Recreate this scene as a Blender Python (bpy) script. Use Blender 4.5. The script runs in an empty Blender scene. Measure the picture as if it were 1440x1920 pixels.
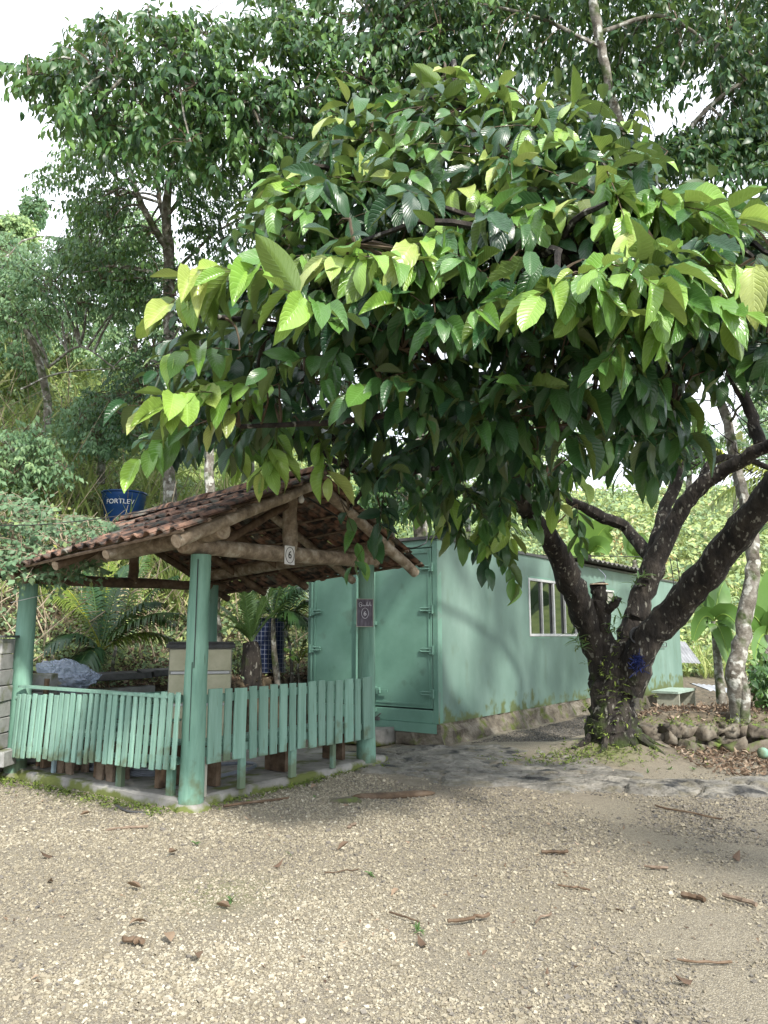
import bpy, bmesh, math, random
import numpy as np
from mathutils import Vector, Matrix, noise as mnoise

rng = np.random.default_rng(7)
random.seed(7)
scene = bpy.context.scene
COL = scene.collection
R = math.radians

# ------------------------------------------------------------------ camera, light, exposure
CAM_H, PITCH, FPX = 1.55, R(9.06), 1442.0
cam_d = bpy.data.cameras.new('camera'); cam = bpy.data.objects.new('camera', cam_d); COL.objects.link(cam)
cam.location = (0, 0, CAM_H); cam.rotation_euler = (R(90) + PITCH, 0, 0)
cam_d.sensor_fit = 'VERTICAL'; cam_d.sensor_height = 36; cam_d.sensor_width = 27; cam_d.lens = FPX / 1920 * 36
cam_d.clip_start = 0.05; cam_d.clip_end = 2000
scene.camera = cam

SUN_EL, SUN_AZ = R(42), R(30)        # azimuth from straight behind the camera, positive to its right
sd = Vector((math.sin(SUN_AZ) * math.cos(SUN_EL), -math.cos(SUN_AZ) * math.cos(SUN_EL), math.sin(SUN_EL)))
world = bpy.data.worlds.new('World'); scene.world = world; world.use_nodes = True
wn = world.node_tree.nodes; wl = world.node_tree.links; wn.clear()
sky = wn.new('ShaderNodeTexSky'); sky.sky_type = 'NISHITA'; sky.sun_disc = False
sky.sun_elevation = SUN_EL; sky.sun_rotation = math.atan2(sd.x, sd.y)
tc = wn.new('ShaderNodeTexCoord'); nz = wn.new('ShaderNodeTexNoise'); nz.inputs['Scale'].default_value = 2.2; nz.inputs['Detail'].default_value = 6
wl.new(tc.outputs['Generated'], nz.inputs['Vector'])
rp = wn.new('ShaderNodeMapRange'); rp.inputs[1].default_value = .3; rp.inputs[2].default_value = .62
rp.inputs[3].default_value = .72; rp.inputs[4].default_value = 1.0
wl.new(nz.outputs['Fac'], rp.inputs[0])
mxw = wn.new('ShaderNodeMix'); mxw.data_type = 'RGBA'
wl.new(rp.outputs[0], mxw.inputs['Factor']); wl.new(sky.outputs[0], mxw.inputs['A'])
mxw.inputs['B'].default_value = (9.4, 9.9, 10.6, 1)      # bright thin cloud cover
bg = wn.new('ShaderNodeBackground'); bg.inputs['Strength'].default_value = .108
wo = wn.new('ShaderNodeOutputWorld')
wl.new(mxw.outputs['Result'], bg.inputs['Color']); wl.new(bg.outputs[0], wo.inputs['Surface'])
sl = bpy.data.lights.new('sun', 'SUN'); sl.energy = 3.1; sl.angle = R(4); sl.color = (1, .95, .86)
so = bpy.data.objects.new('sun', sl); COL.objects.link(so)
so.rotation_euler = sd.to_track_quat('Z', 'Y').to_euler(); so.location = (0, 0, 30)
vs = scene.view_settings; vs.view_transform = 'Standard'; vs.look = 'None'; vs.gamma = 1; vs.use_curve_mapping = False
vs.exposure = 1.12
scene.cycles.max_bounces = 6; scene.cycles.transparent_max_bounces = 6
scene.cycles.diffuse_bounces = 3; scene.cycles.glossy_bounces = 2; scene.cycles.transmission_bounces = 4
scene.cycles.use_denoising = True

SP, CP = math.sin(PITCH), math.cos(PITCH)
def at(u, v, Y):
    """point seen at photograph pixel (u, v) at distance Y in front of the camera"""
    b = (960 - v) / FPX
    dx, dy, dz = (u - 720) / FPX, CP - SP * b, SP + CP * b
    k = Y / dy
    return np.array((dx * k, Y, CAM_H + dz * k))
def px(p):
    p = np.atleast_2d(p); q = p - np.array((0, 0, CAM_H))
    zc = q[:, 1] * CP + q[:, 2] * SP; yc = -q[:, 1] * SP + q[:, 2] * CP
    return 720 + FPX * q[:, 0] / zc, 960 - FPX * yc / zc

# ------------------------------------------------------------------ object helpers
def tag(o, label=None, cat=None, group=None, kind=None):
    if label: o['label'] = label
    if cat: o['category'] = cat
    if group: o['group'] = group
    if kind: o['kind'] = kind
    return o
def empty(name, loc, label, cat, group=None):
    o = bpy.data.objects.new(name, None); COL.objects.link(o); o.location = loc; o.empty_display_size = .1
    tag(o, label, cat, group); bpy.context.view_layer.update() if False else None
    return o
def link(name, me, mat=None, parent=None, smooth=True):
    o = bpy.data.objects.new(name, me); COL.objects.link(o)
    if mat and not me.materials: me.materials.append(mat)
    if parent is not None:
        o.parent = parent
        o.matrix_parent_inverse = Matrix.Translation(-Vector(parent.location)) if parent.parent is None else Matrix()
    return o
def np_mesh(name, V, F, mat=None, smooth=True, uv=None, tint=None):
    """V (n,3), F (m,k) all the same k"""
    V = np.asarray(V, np.float32); F = np.asarray(F, np.int32); k = F.shape[1]
    me = bpy.data.meshes.new(name)
    me.vertices.add(len(V)); me.vertices.foreach_set('co', V.ravel())
    me.loops.add(F.size); me.loops.foreach_set('vertex_index', F.ravel())
    me.polygons.add(len(F)); me.polygons.foreach_set('loop_start', np.arange(0, F.size, k, dtype=np.int32))
    me.polygons.foreach_set('loop_total', np.full(len(F), k, np.int32))
    me.polygons.foreach_set('use_smooth', np.full(len(F), smooth))
    if uv is not None:
        l = me.uv_layers.new(name='UVMap'); l.data.foreach_set('uv', np.asarray(uv, np.float32)[F.ravel()].ravel())
    if tint is not None:
        a = me.attributes.new('tint', 'FLOAT', 'POINT'); a.data.foreach_set('value', np.asarray(tint, np.float32))
    me.update(calc_edges=True)
    if mat: me.materials.append(mat)
    return me

class MB:
    """mesh builder: gathers boxes, tubes, quads into one mesh"""
    def __init__(s): s.v = []; s.f = []; s.t = []
    def add(s, V, F, t=0.5):
        o = len(s.v); s.v += [tuple(map(float, p)) for p in V]; s.f += [tuple(i + o for i in f) for f in F]; s.t += [t] * len(V)
    def box(s, c, size, rot=None, jit=0, t=.5):
        sx, sy, sz = [q / 2 for q in size]
        P = np.array([(x, y, z) for x in (-sx, sx) for y in (-sy, sy) for z in (-sz, sz)], float)
        if jit: P += rng.uniform(-jit, jit, P.shape)
        if rot is not None: P = P @ np.array(rot).T
        P += np.array(c)
        s.add(P, [(0, 1, 3, 2), (4, 6, 7, 5), (0, 4, 5, 1), (2, 3, 7, 6), (0, 2, 6, 4), (1, 5, 7, 3)], t)
    def tube(s, pts, rad, n=8, cap=True, jit=0, t=.5):
        pts = np.array(pts, float); m = len(pts); rad = np.broadcast_to(rad, m)
        T = np.gradient(pts, axis=0); T /= np.linalg.norm(T, axis=1)[:, None] + 1e-9
        up = np.array((0, 0, 1.)) if abs(T[0][2]) < .9 else np.array((1., 0, 0))
        V = []; a = np.cross(T[0], up); a /= np.linalg.norm(a)
        for i in range(m):
            a = a - T[i] * a.dot(T[i]); a /= np.linalg.norm(a) + 1e-9; b = np.cross(T[i], a)
            for j in range(n):
                th = 2 * math.pi * j / n; r = rad[i] * (1 + (rng.uniform(-jit, jit) if jit else 0))
                V.append(pts[i] + r * (math.cos(th) * a + math.sin(th) * b))
        F = [(i * n + j, i * n + (j + 1) % n, (i + 1) * n + (j + 1) % n, (i + 1) * n + j) for i in range(m - 1) for j in range(n)]
        if cap: F += [tuple(range(n - 1, -1, -1)), tuple((m - 1) * n + j for j in range(n))]
        s.add(V, F, t)
    def build(s, name, mat=None, parent=None, smooth=False, bevel=0, attr=False):
        me = bpy.data.meshes.new(name); me.from_pydata(s.v, [], s.f)
        if bevel:
            bm = bmesh.new(); bm.from_mesh(me)
            bmesh.ops.bevel(bm, geom=bm.edges[:], offset=bevel, segments=1, affect='EDGES'); bm.to_mesh(me); bm.free()
        elif attr:
            a = me.attributes.new('tint', 'FLOAT', 'POINT'); a.data.foreach_set('value', np.array(s.t, np.float32))
        me.polygons.foreach_set('use_smooth', [smooth] * len(me.polygons)); me.update()
        if smooth:
            try: me.set_sharp_from_angle(angle=R(40))
            except Exception: pass
        return link(name, me, mat, parent)
def smooth_path(pts, k=4):
    """Catmull-Rom through points (any width columns)"""
    P = np.array(pts, float); P = np.vstack([2 * P[0] - P[1], P, 2 * P[-1] - P[-2]]); out = []
    for i in range(1, len(P) - 2):
        for t in np.linspace(0, 1, k, endpoint=False):
            out.append(.5 * ((2 * P[i]) + (-P[i-1] + P[i+1]) * t + (2*P[i-1] - 5*P[i] + 4*P[i+1] - P[i+2]) * t*t + (-P[i-1] + 3*P[i] - 3*P[i+1] + P[i+2]) * t**3))
    out.append(P[-2]); return np.array(out)

# ------------------------------------------------------------------ materials
def new_mat(name):
    m = bpy.data.materials.new(name); m.use_nodes = True; m.node_tree.nodes.clear()
    return m, m.node_tree.nodes, m.node_tree.links
def ramp(N, cols, pos=None):
    r = N.new('ShaderNodeValToRGB'); e = r.color_ramp.elements
    pos = pos or [i / (len(cols) - 1) for i in range(len(cols))]
    while len(e) < len(cols): e.new(.5)
    for i, (c, p) in enumerate(zip(cols, pos)): e[i].position = p; e[i].color = (*c, 1)
    return r
def surf(name, cols, scale=6, rough=.8, bump=.3, bscale=None, stretch=(1, 1, 1), rand=0, spec=.3, detail=6, pos=None,
         spots=None, spot_scale=30, spot_t=(.62, .68), moss=None, moss_z=None, metal=0, dist=.01, wave=None):
    """noise-mixed surface in object-space; rand = value variation per object; spots = second colour in patches; moss rising from z"""
    m, N, L = new_mat(name)
    out = N.new('ShaderNodeOutputMaterial'); b = N.new('ShaderNodeBsdfPrincipled'); L.new(b.outputs[0], out.inputs[0])
    g = N.new('ShaderNodeNewGeometry'); mp = N.new('ShaderNodeMapping'); mp.inputs['Scale'].default_value = stretch
    L.new(g.outputs['Position'], mp.inputs[0])
    oi = N.new('ShaderNodeObjectInfo')
    n1 = N.new('ShaderNodeTexNoise'); n1.inputs['Scale'].default_value = scale; n1.inputs['Detail'].default_value = detail
    n1.inputs['Roughness'].default_value = .62
    if rand:
        n1.noise_dimensions = '4D'; ml = N.new('ShaderNodeMath'); ml.operation = 'MULTIPLY'; ml.inputs[1].default_value = 20
        L.new(oi.outputs['Random'], ml.inputs[0]); L.new(ml.outputs[0], n1.inputs['W'])
    L.new(mp.outputs[0], n1.inputs['Vector'])
    r = ramp(N, cols, pos or list(np.linspace(.32, .68, len(cols)))); L.new(n1.outputs['Fac'], r.inputs[0]); col = r.outputs[0]
    if spots:
        n3 = N.new('ShaderNodeTexNoise'); n3.inputs['Scale'].default_value = spot_scale; n3.inputs['Detail'].default_value = 4; L.new(mp.outputs[0], n3.inputs['Vector'])
        mr = N.new('ShaderNodeMapRange'); mr.inputs[1].default_value, mr.inputs[2].default_value = spot_t; L.new(n3.outputs['Fac'], mr.inputs[0])
        mx = N.new('ShaderNodeMix'); mx.data_type = 'RGBA'; L.new(mr.outputs[0], mx.inputs['Factor']); L.new(col, mx.inputs['A']); mx.inputs['B'].default_value = (*spots, 1); col = mx.outputs['Result']
    if moss:
        n4 = N.new('ShaderNodeTexNoise'); n4.inputs['Scale'].default_value = 5; n4.inputs['Detail'].default_value = 8; L.new(g.outputs['Position'], n4.inputs['Vector'])
        if moss_z is not None:
            sx = N.new('ShaderNodeSeparateXYZ'); L.new(g.outputs['Position'], sx.inputs[0])
            mz = N.new('ShaderNodeMapRange'); mz.inputs[1].default_value = moss_z[0]; mz.inputs[2].default_value = moss_z[1]; mz.inputs[3].default_value = .25; mz.inputs[4].default_value = -.25
            L.new(sx.outputs['Z'], mz.inputs[0]); ad = N.new('ShaderNodeMath'); L.new(mz.outputs[0], ad.inputs[0]); L.new(n4.outputs['Fac'], ad.inputs[1]); src = ad.outputs[0]
        else: src = n4.outputs['Fac']
        mr = N.new('ShaderNodeMapRange'); mr.inputs[1].default_value, mr.inputs[2].default_value = .52, .66; L.new(src, mr.inputs[0])
        mx = N.new('ShaderNodeMix'); mx.data_type = 'RGBA'; L.new(mr.outputs[0], mx.inputs['Factor']); L.new(col, mx.inputs['A']); mx.inputs['B'].default_value = (*moss, 1); col = mx.outputs['Result']
    if rand:
        mv = N.new('ShaderNodeMapRange'); mv.inputs[3].default_value = 1 - rand; mv.inputs[4].default_value = 1 + rand; L.new(oi.outputs['Random'], mv.inputs[0])
        hs = N.new('ShaderNodeHueSaturation'); L.new(mv.outputs[0], hs.inputs['Value']); L.new(col, hs.inputs['Color']); col = hs.outputs[0]
    L.new(col, b.inputs['Base Color']); b.inputs['Roughness'].default_value = rough; b.inputs['Specular IOR Level'].default_value = spec; b.inputs['Metallic'].default_value = metal
    if bump:
        n2 = N.new('ShaderNodeTexNoise'); n2.inputs['Scale'].default_value = bscale or scale * 4; n2.inputs['Detail'].default_value = 8; L.new(mp.outputs[0], n2.inputs['Vector'])
        bp = N.new('ShaderNodeBump'); bp.inputs['Strength'].default_value = bump; bp.inputs['Distance'].default_value = dist
        L.new(n2.outputs['Fac'], bp.inputs['Height']); L.new(bp.outputs[0], b.inputs['Normal'])
    return m
def leaf_mat(name, cols, under, rough=.42, trans=.25, veins=False, single=False, spec=.45):
    m, N, L = new_mat(name)
    out = N.new('ShaderNodeOutputMaterial'); b = N.new('ShaderNodeBsdfPrincipled')
    if single:
        oi = N.new('ShaderNodeObjectInfo'); sp = N.new('ShaderNodeSeparateColor'); L.new(oi.outputs['Color'], sp.inputs[0]); t = sp.outputs[0]
    else:
        a = N.new('ShaderNodeAttribute'); a.attribute_name = 'tint'; t = a.outputs['Fac']
    r = ramp(N, cols); L.new(t, r.inputs[0]); col = r.outputs[0]
    g = N.new('ShaderNodeNewGeometry')
    if veins:
        uv = N.new('ShaderNodeUVMap'); sx = N.new('ShaderNodeSeparateXYZ'); L.new(uv.outputs[0], sx.inputs[0])
        def M(op, a_, b_=None):
            n = N.new('ShaderNodeMath'); n.operation = op
            for i, q in enumerate((a_, b_)):
                if q is None: continue
                if isinstance(q, (int, float)): n.inputs[i].default_value = q
                else: L.new(q, n.inputs[i])
            return n.outputs[0]
        ax = M('ABSOLUTE', M('SUBTRACT', sx.outputs[0], .5))
        ph = M('MULTIPLY', M('SUBTRACT', sx.outputs[1], M('MULTIPLY', ax, .55)), 2 * math.pi * 11)
        sv = M('POWER', M('ADD', M('MULTIPLY', M('SINE', ph), .5), .5), 6)
        mid = M('LESS_THAN', ax, .018)
        vein = M('MAXIMUM', M('MULTIPLY', sv, .55), mid)
        mx = N.new('ShaderNodeMix'); mx.data_type = 'RGBA'; L.new(M('MULTIPLY', vein, .32), mx.inputs['Factor']); L.new(col, mx.inputs['A'])
        hv = N.new('ShaderNodeHueSaturation'); hv.inputs['Value'].default_value = 1.9; hv.inputs['Saturation'].default_value = .85; L.new(col, hv.inputs['Color']); L.new(hv.outputs[0], mx.inputs['B']); col = mx.outputs['Result']
        bp = N.new('ShaderNodeBump'); bp.inputs['Strength'].default_value = .5; bp.inputs['Distance'].default_value = .004; bp.invert = True
        L.new(M('ADD', sv, M('MULTIPLY', mid, 1.5)), bp.inputs['Height']); L.new(bp.outputs[0], b.inputs['Normal'])
    n1 = N.new('ShaderNodeTexNoise'); n1.inputs['Scale'].default_value = 9; L.new(g.outputs['Position'], n1.inputs['Vector'])
    hs = N.new('ShaderNodeHueSaturation'); mr = N.new('ShaderNodeMapRange'); mr.inputs[3].default_value = .75; mr.inputs[4].default_value = 1.25; L.new(n1.outputs['Fac'], mr.inputs[0]); L.new(mr.outputs[0], hs.inputs['Value'])
    L.new(col, hs.inputs['Color']); col = hs.outputs[0]
    mu = N.new('ShaderNodeMix'); mu.data_type = 'RGBA'; mm = N.new('ShaderNodeMath'); mm.operation = 'MULTIPLY'; mm.inputs[1].default_value = .75
    L.new(g.outputs['Backfacing'], mm.inputs[0]); L.new(mm.outputs[0], mu.inputs['Factor']); L.new(col, mu.inputs['A']); mu.inputs['B'].default_value = (*under, 1); col = mu.outputs['Result']
    L.new(col, b.inputs['Base Color']); b.inputs['Roughness'].default_value = rough; b.inputs['Specular IOR Level'].default_value = spec
    tr = N.new('ShaderNodeBsdfTranslucent'); h2 = N.new('ShaderNodeHueSaturation'); h2.inputs['Value'].default_value = 1.5; h2.inputs['Hue'].default_value = .48; L.new(col, h2.inputs['Color']); L.new(h2.outputs[0], tr.inputs['Color'])
    ms = N.new('ShaderNodeMixShader'); ms.inputs[0].default_value = trans; L.new(b.outputs[0], ms.inputs[1]); L.new(tr.outputs[0], ms.inputs[2]); L.new(ms.outputs[0], out.inputs[0])
    return m

M = {}
M['soil'] = None
M['mint'] = surf('mint_painted_wood', [(.105, .22, .165), (.16, .30, .23), (.21, .365, .285)], scale=3, stretch=(3, 3, .4), rough=.65, bump=.6, bscale=18, rand=.12, moss=(.11, .15, .09), moss_z=(-.05, .6), spots=(.10, .17, .12), spot_scale=9, spot_t=(.66, .75))
M['slat'] = surf('pale_mint_painted_slat', [(.15, .275, .215), (.20, .345, .275), (.25, .405, .33)], scale=4, stretch=(4, 4, .35), rough=.65, bump=.5, bscale=30, rand=.2, moss=(.14, .19, .12), moss_z=(.1, .75), spots=(.13, .20, .14), spot_scale=9, spot_t=(.64, .75))
M['wall'] = surf('green_painted_wall', [(.105, .18, .15), (.14, .225, .19), (.185, .28, .24)], scale=.9, rough=.5, bump=.25, bscale=5, detail=9, spots=(.10, .15, .11), spot_scale=3.2, spot_t=(.6, .85), stretch=(1.2, 1.2, .6), moss=(.10, .13, .05), moss_z=(.2, .8), spec=.4)
M['doorgreen'] = surf('green_painted_steel', [(.105, .22, .17), (.135, .27, .21), (.165, .31, .25)], scale=1.4, rough=.42, bump=.1, bscale=6, spots=(.08, .13, .10), spot_scale=3, spot_t=(.62, .8), spec=.5)
M['wood'] = surf('weathered_log', [(.11, .085, .06), (.28, .225, .165), (.50, .45, .37)], scale=9, stretch=(1, 1, 1), rough=.8, bump=.9, bscale=40, spots=(.16, .12, .085), spot_scale=7, spot_t=(.5, .75), rand=.15)
M['woodend'] = surf('cut_log_end', [(.2, .14, .09), (.42, .35, .26)], scale=25, rough=.85, bump=.4)
M['darkwood'] = surf('dark_old_wood', [(.05, .032, .022), (.12, .08, .05), (.19, .14, .10)], scale=8, rough=.85, bump=.5, rand=.2)
M['brownwood'] = surf('bare_brown_plank', [(.12, .085, .06), (.25, .19, .14)], scale=14, rough=.85, bump=.4)
M['tile'] = surf('clay_roof_tile', [(.10, .06, .045), (.23, .13, .09), (.36, .23, .17)], scale=7, rough=.9, bump=.5, bscale=50, rand=.4, spots=(.04, .033, .03), spot_scale=9, spot_t=(.46, .60), moss=(.13, .13, .11))
M['concrete'] = surf('weathered_concrete', [(.16, .155, .14), (.25, .24, .22), (.34, .33, .30)], scale=3, rough=.85, bump=.5, bscale=30, spots=(.12, .12, .1), spot_scale=5, spot_t=(.55, .7), moss=(.12, .14, .04), moss_z=(-.02, .2))
M['rock'] = surf('grey_rock', [(.08, .074, .065), (.17, .16, .14), (.27, .25, .215)], scale=3.2, rough=.75, bump=1, bscale=14, detail=12, spots=(.03, .03, .03), spot_scale=2.6, spot_t=(.56, .64), moss=(.15, .135, .10), dist=.05)
M['stone'] = surf('mossy_stone', [(.05, .042, .035), (.13, .11, .085), (.21, .19, .155)], scale=5, rough=.9, bump=.8, bscale=25, rand=.3, moss=(.10, .14, .03))
M['block'] = surf('grey_concrete_block', [(.22, .22, .21), (.32, .32, .31)], scale=12, rough=.9, bump=.5, bscale=80, rand=.15, moss=(.14, .15, .08))
M['plinth'] = surf('rough_mossy_plaster', [(.06, .05, .04), (.15, .13, .10), (.25, .225, .18)], scale=4, rough=.9, bump=1, bscale=15, moss=(.10, .12, .03), dist=.04)
M['bark'] = surf('dark_mossy_bark', [(.009, .008, .008), (.025, .021, .018), (.052, .044, .036)], scale=7, rough=.9, bump=1, bscale=22, stretch=(1, 1, .45), spots=(.17, .165, .14), spot_scale=20, spot_t=(.6, .66), moss=(.03, .042, .012), moss_z=(-.9, 2.0), dist=.03)
M['palebark'] = surf('pale_lichen_bark', [(.07, .06, .045), (.17, .155, .13), (.3, .29, .26)], scale=7, rough=.9, bump=.8, bscale=25, spots=(.42, .42, .38), spot_scale=8, spot_t=(.55, .6), moss=(.06, .08, .03), dist=.02)
M['twig'] = surf('brown_twig', [(.05, .035, .02), (.12, .09, .06)], scale=10, rough=.8, bump=0)
M['drystem'] = surf('dry_stem', [(.22, .17, .11), (.42, .36, .27)], scale=10, rough=.9, bump=0)
M['aluminium'] = surf('white_window_frame', [(.50, .50, .49), (.66, .66, .65)], scale=9, rough=.5, bump=0)
M['cream'] = surf('cream_painted_panel', [(.42, .40, .26), (.52, .50, .34), (.6, .57, .41)], scale=4, rough=.5, bump=.1, spots=(.28, .24, .15), spot_scale=12, spot_t=(.68, .75))
M['greypaint'] = surf('dull_grey_panel', [(.26, .26, .22), (.38, .37, .31)], scale=6, rough=.7, bump=.2)
M['dark'] = surf('dark_grey_metal', [(.05, .05, .05), (.1, .1, .1)], scale=9, rough=.5, bump=.1)
M['black'] = surf('black_plastic', [(.015, .015, .015), (.03, .03, .03)], scale=9, rough=.5, bump=0)
M['hose'] = surf('grey_plastic_hose', [(.13, .15, .18), (.22, .24, .28)], scale=9, rough=.4, bump=0)
M['tank'] = surf('blue_plastic_tank', [(.012, .05, .17), (.02, .075, .24)], scale=5, rough=.4, bump=0)
M['white'] = surf('white_paint', [(.7, .7, .7), (.82, .82, .82)], scale=5, rough=.6, bump=0)
M['ink'] = surf('black_ink', [(.02, .02, .02), (.03, .03, .03)], scale=5, rough=.6, bump=0)
M['board'] = surf('grey_chalkboard', [(.06, .055, .07), (.1, .09, .11), (.16, .15, .18)], scale=30, stretch=(2, 2, .3), rough=.8, bump=.1)
M['chalk'] = surf('chalk', [(.5, .5, .55), (.7, .7, .75)], scale=60, rough=.9, bump=0)
M['bluerope'] = surf('blue_plastic_mesh', [(.006, .012, .06), (.01, .022, .13)], scale=30, rough=.5, bump=0)
M['darkblue'] = surf('dark_blue_plastic', [(.01, .02, .06), (.02, .035, .1)], scale=4, rough=.5, bump=.2)
M['wire'] = surf('galvanised_wire', [(.2, .22, .28), (.3, .33, .4)], scale=4, rough=.5, bump=0)
M['fibre'] = surf('fibre_cement_sheet', [(.1, .095, .085), (.22, .21, .19)], scale=5, rough=.9, bump=.4, spots=(.05, .05, .045), spot_scale=4, spot_t=(.5, .65))
M['zinc'] = surf('pale_metal_sheet', [(.25, .26, .28), (.40, .41, .44)], scale=5, rough=.6, bump=.1)
M['litter'] = leaf_mat('dead_leaf', [(.045, .03, .022), (.12, .08, .055), (.24, .175, .12), (.38, .31, .24)], (.3, .22, .15), rough=.8, trans=.05, spec=.2)
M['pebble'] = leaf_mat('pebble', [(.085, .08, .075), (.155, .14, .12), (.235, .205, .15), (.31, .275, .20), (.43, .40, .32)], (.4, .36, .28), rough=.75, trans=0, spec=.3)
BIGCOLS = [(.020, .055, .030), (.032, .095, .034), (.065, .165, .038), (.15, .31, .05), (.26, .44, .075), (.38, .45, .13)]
M['bigleaf'] = leaf_mat('broad_glossy_leaf', BIGCOLS, (.08, .12, .03), rough=.3, trans=.28, veins=True, spec=.65)
M['bigleaf1'] = leaf_mat('broad_glossy_leaf_single', BIGCOLS, (.11, .16, .035), rough=.3, trans=.3, veins=True, single=True, spec=.65)
M['leaf_dark'] = leaf_mat('dark_tree_leaf', [(.026, .065, .028), (.045, .115, .035), (.09, .19, .045), (.17, .31, .07)], (.08, .14, .035), rough=.4, trans=.33)
M['leaf_grey'] = leaf_mat('grey_green_leaf', [(.07, .15, .07), (.14, .25, .12), (.23, .35, .16), (.35, .46, .18)], (.15, .23, .09), rough=.5, trans=.33)
M['leaf_under'] = leaf_mat('undergrowth_leaf', [(.09, .16, .08), (.18, .27, .14), (.28, .38, .17), (.42, .50, .17), (.48, .42, .26)], (.16, .2, .1), rough=.55, trans=.3)
M['grass'] = leaf_mat('grass_blade', [(.07, .14, .03), (.18, .28, .06), (.32, .38, .12), (.42, .36, .2)], (.2, .27, .08), rough=.6, trans=.3)
M['palm'] = leaf_mat('palm_frond_leaf', [(.012, .035, .02), (.03, .08, .028), (.08, .15, .03), (.3, .32, .04)], (.06, .1, .03), rough=.35, trans=.2)
M['fern'] = leaf_mat('fern_leaf', [(.045, .10, .035), (.09, .17, .055), (.16, .26, .09)], (.1, .18, .05), rough=.5, trans=.3)
M['banana'] = leaf_mat('banana_leaf', [(.04, .11, .035), (.09, .21, .045), (.24, .38, .07)], (.10, .20, .04), rough=.4, trans=.25, veins=False)
M['vine'] = leaf_mat('vine_leaf', [(.06, .13, .06), (.11, .2, .1), (.18, .29, .15), (.4, .42, .06)], (.14, .2, .1), rough=.5, trans=.25)
M['moss'] = leaf_mat('moss', [(.05, .08, .015), (.12, .17, .03), (.22, .27, .05)], (.1, .15, .03), rough=.9, trans=.1)

def glass_mat():
    m, N, L = new_mat('dark_window_glass'); out = N.new('ShaderNodeOutputMaterial'); b = N.new('ShaderNodeBsdfPrincipled'); L.new(b.outputs[0], out.inputs[0])
    b.inputs['Base Color'].default_value = (.012, .016, .015, 1); b.inputs['Roughness'].default_value = .04; b.inputs['Specular IOR Level'].default_value = .8
    return m
M['glass'] = glass_mat()
def plastic_mat():
    m, N, L = new_mat('clear_crumpled_plastic'); out = N.new('ShaderNodeOutputMaterial'); b = N.new('ShaderNodeBsdfPrincipled')
    b.inputs['Base Color'].default_value = (.38, .46, .60, 1); b.inputs['Roughness'].default_value = .18; b.inputs['Specular IOR Level'].default_value = .9
    g = N.new('ShaderNodeNewGeometry'); v = N.new('ShaderNodeTexNoise'); v.inputs['Scale'].default_value = 14; v.inputs['Detail'].default_value = 3; L.new(g.outputs['Position'], v.inputs['Vector'])
    bp = N.new('ShaderNodeBump'); bp.inputs['Distance'].default_value = .05; L.new(v.outputs['Fac'], bp.inputs['Height']); L.new(bp.outputs[0], b.inputs['Normal'])
    t = N.new('ShaderNodeBsdfTransparent'); ms = N.new('ShaderNodeMixShader'); ms.inputs[0].default_value = .55
    L.new(t.outputs[0], ms.inputs[1]); L.new(b.outputs[0], ms.inputs[2]); L.new(ms.outputs[0], out.inputs[0]); return m
M['plastic'] = plastic_mat()
def bulb_mat():
    m, N, L = new_mat('bulb_glass'); out = N.new('ShaderNodeOutputMaterial'); b = N.new('ShaderNodeBsdfPrincipled'); L.new(b.outputs[0], out.inputs[0])
    b.inputs['Base Color'].default_value = (.75, .75, .72, 1); b.inputs['Roughness'].default_value = .15; return m
M['bulb'] = bulb_mat()

# ------------------------------------------------------------------ gazebo frame of reference
F0 = np.array((-1.82, 7.30)); E1 = np.array((.578, .816)); E2 = np.array((-.816, .578)); SIDE = 2.72
def gz(a, s, z): 
    p = F0 + a * E1 + s * E2; return np.array((p[0], p[1], z))
GROT = np.array([[E1[0], E2[0], 0], [E1[1], E2[1], 0], [0, 0, 1]])   # columns: a axis, s axis, up
# container frame
K0 = np.array((.76, 11.0)); KT = np.array((.588, .809)); KN = np.array((-.809, .588)); KL, KW = 12.2, 2.44
KB, KH = .32, 2.92
def kz(t, w, z):
    p = K0 + t * KT + w * KN; return np.array((p[0], p[1], z))
KROT = np.array([[KT[0], KN[0], 0], [KT[1], KN[1], 0], [0, 0, 1]])

# ------------------------------------------------------------------ terrain
def sst(x): x = np.clip(x, 0, 1); return x * x * (3 - 2 * x)
def terrain(x, y, rough=True):
    x = np.asarray(x, float); y = np.asarray(y, float)
    d = (x + 4.09) * E2[0] + (y - 8.9) * E2[1]          # distance behind the gazebo's rear side
    s = d - .5
    left = .82 * sst(s / .22) + .16 * np.clip(s - .2, 0, 1.6) + .80 * np.log1p(np.exp(np.clip((s - 2.0) * 2.5, -30, 30))) / 2.5 * 1
    left = np.where(left > 26, 26 + (left - 26) * .25, left)
    s2 = y - 27 + .12 * (x - 8)
    right = .42 * np.log1p(np.exp(np.clip(s2 * .8, -30, 60))) / .8
    right = np.where(right > 11, 11 + (right - 11) * .2, right)
    mk = sst((x - 3.0 - .33 * np.clip(y - 10.8, 0, 12)) / .8) * sst((y - 10.55 - .06 * (x - 3)) / .45)
    terr = mk * (.42 - .74 * sst((y - 11.3) / 5.5) + .85 * sst((y - 20) / 8))
    sl = .05 * sst((y - 9.6) / 2) * sst((x - .3) / 1.5)
    mound = .22 * np.exp(-(((x - 2.95) / .8) ** 2 + ((y - 10.35) / .7) ** 2))
    h = np.where((left > .001) | (right > .15), np.maximum(np.maximum(left, right), terr + sl), terr + sl) + mound
    if rough:
        h = h + .25 * np.sin(x * .7 + 1.3 * np.sin(y * .31)) * np.sin(y * .53 + x * .2) * sst((h - 1) / 3)
        h = h + .012 * np.sin(x * 3.1 + y * 1.7) * np.sin(y * 2.3 - x) 
    return h

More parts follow.
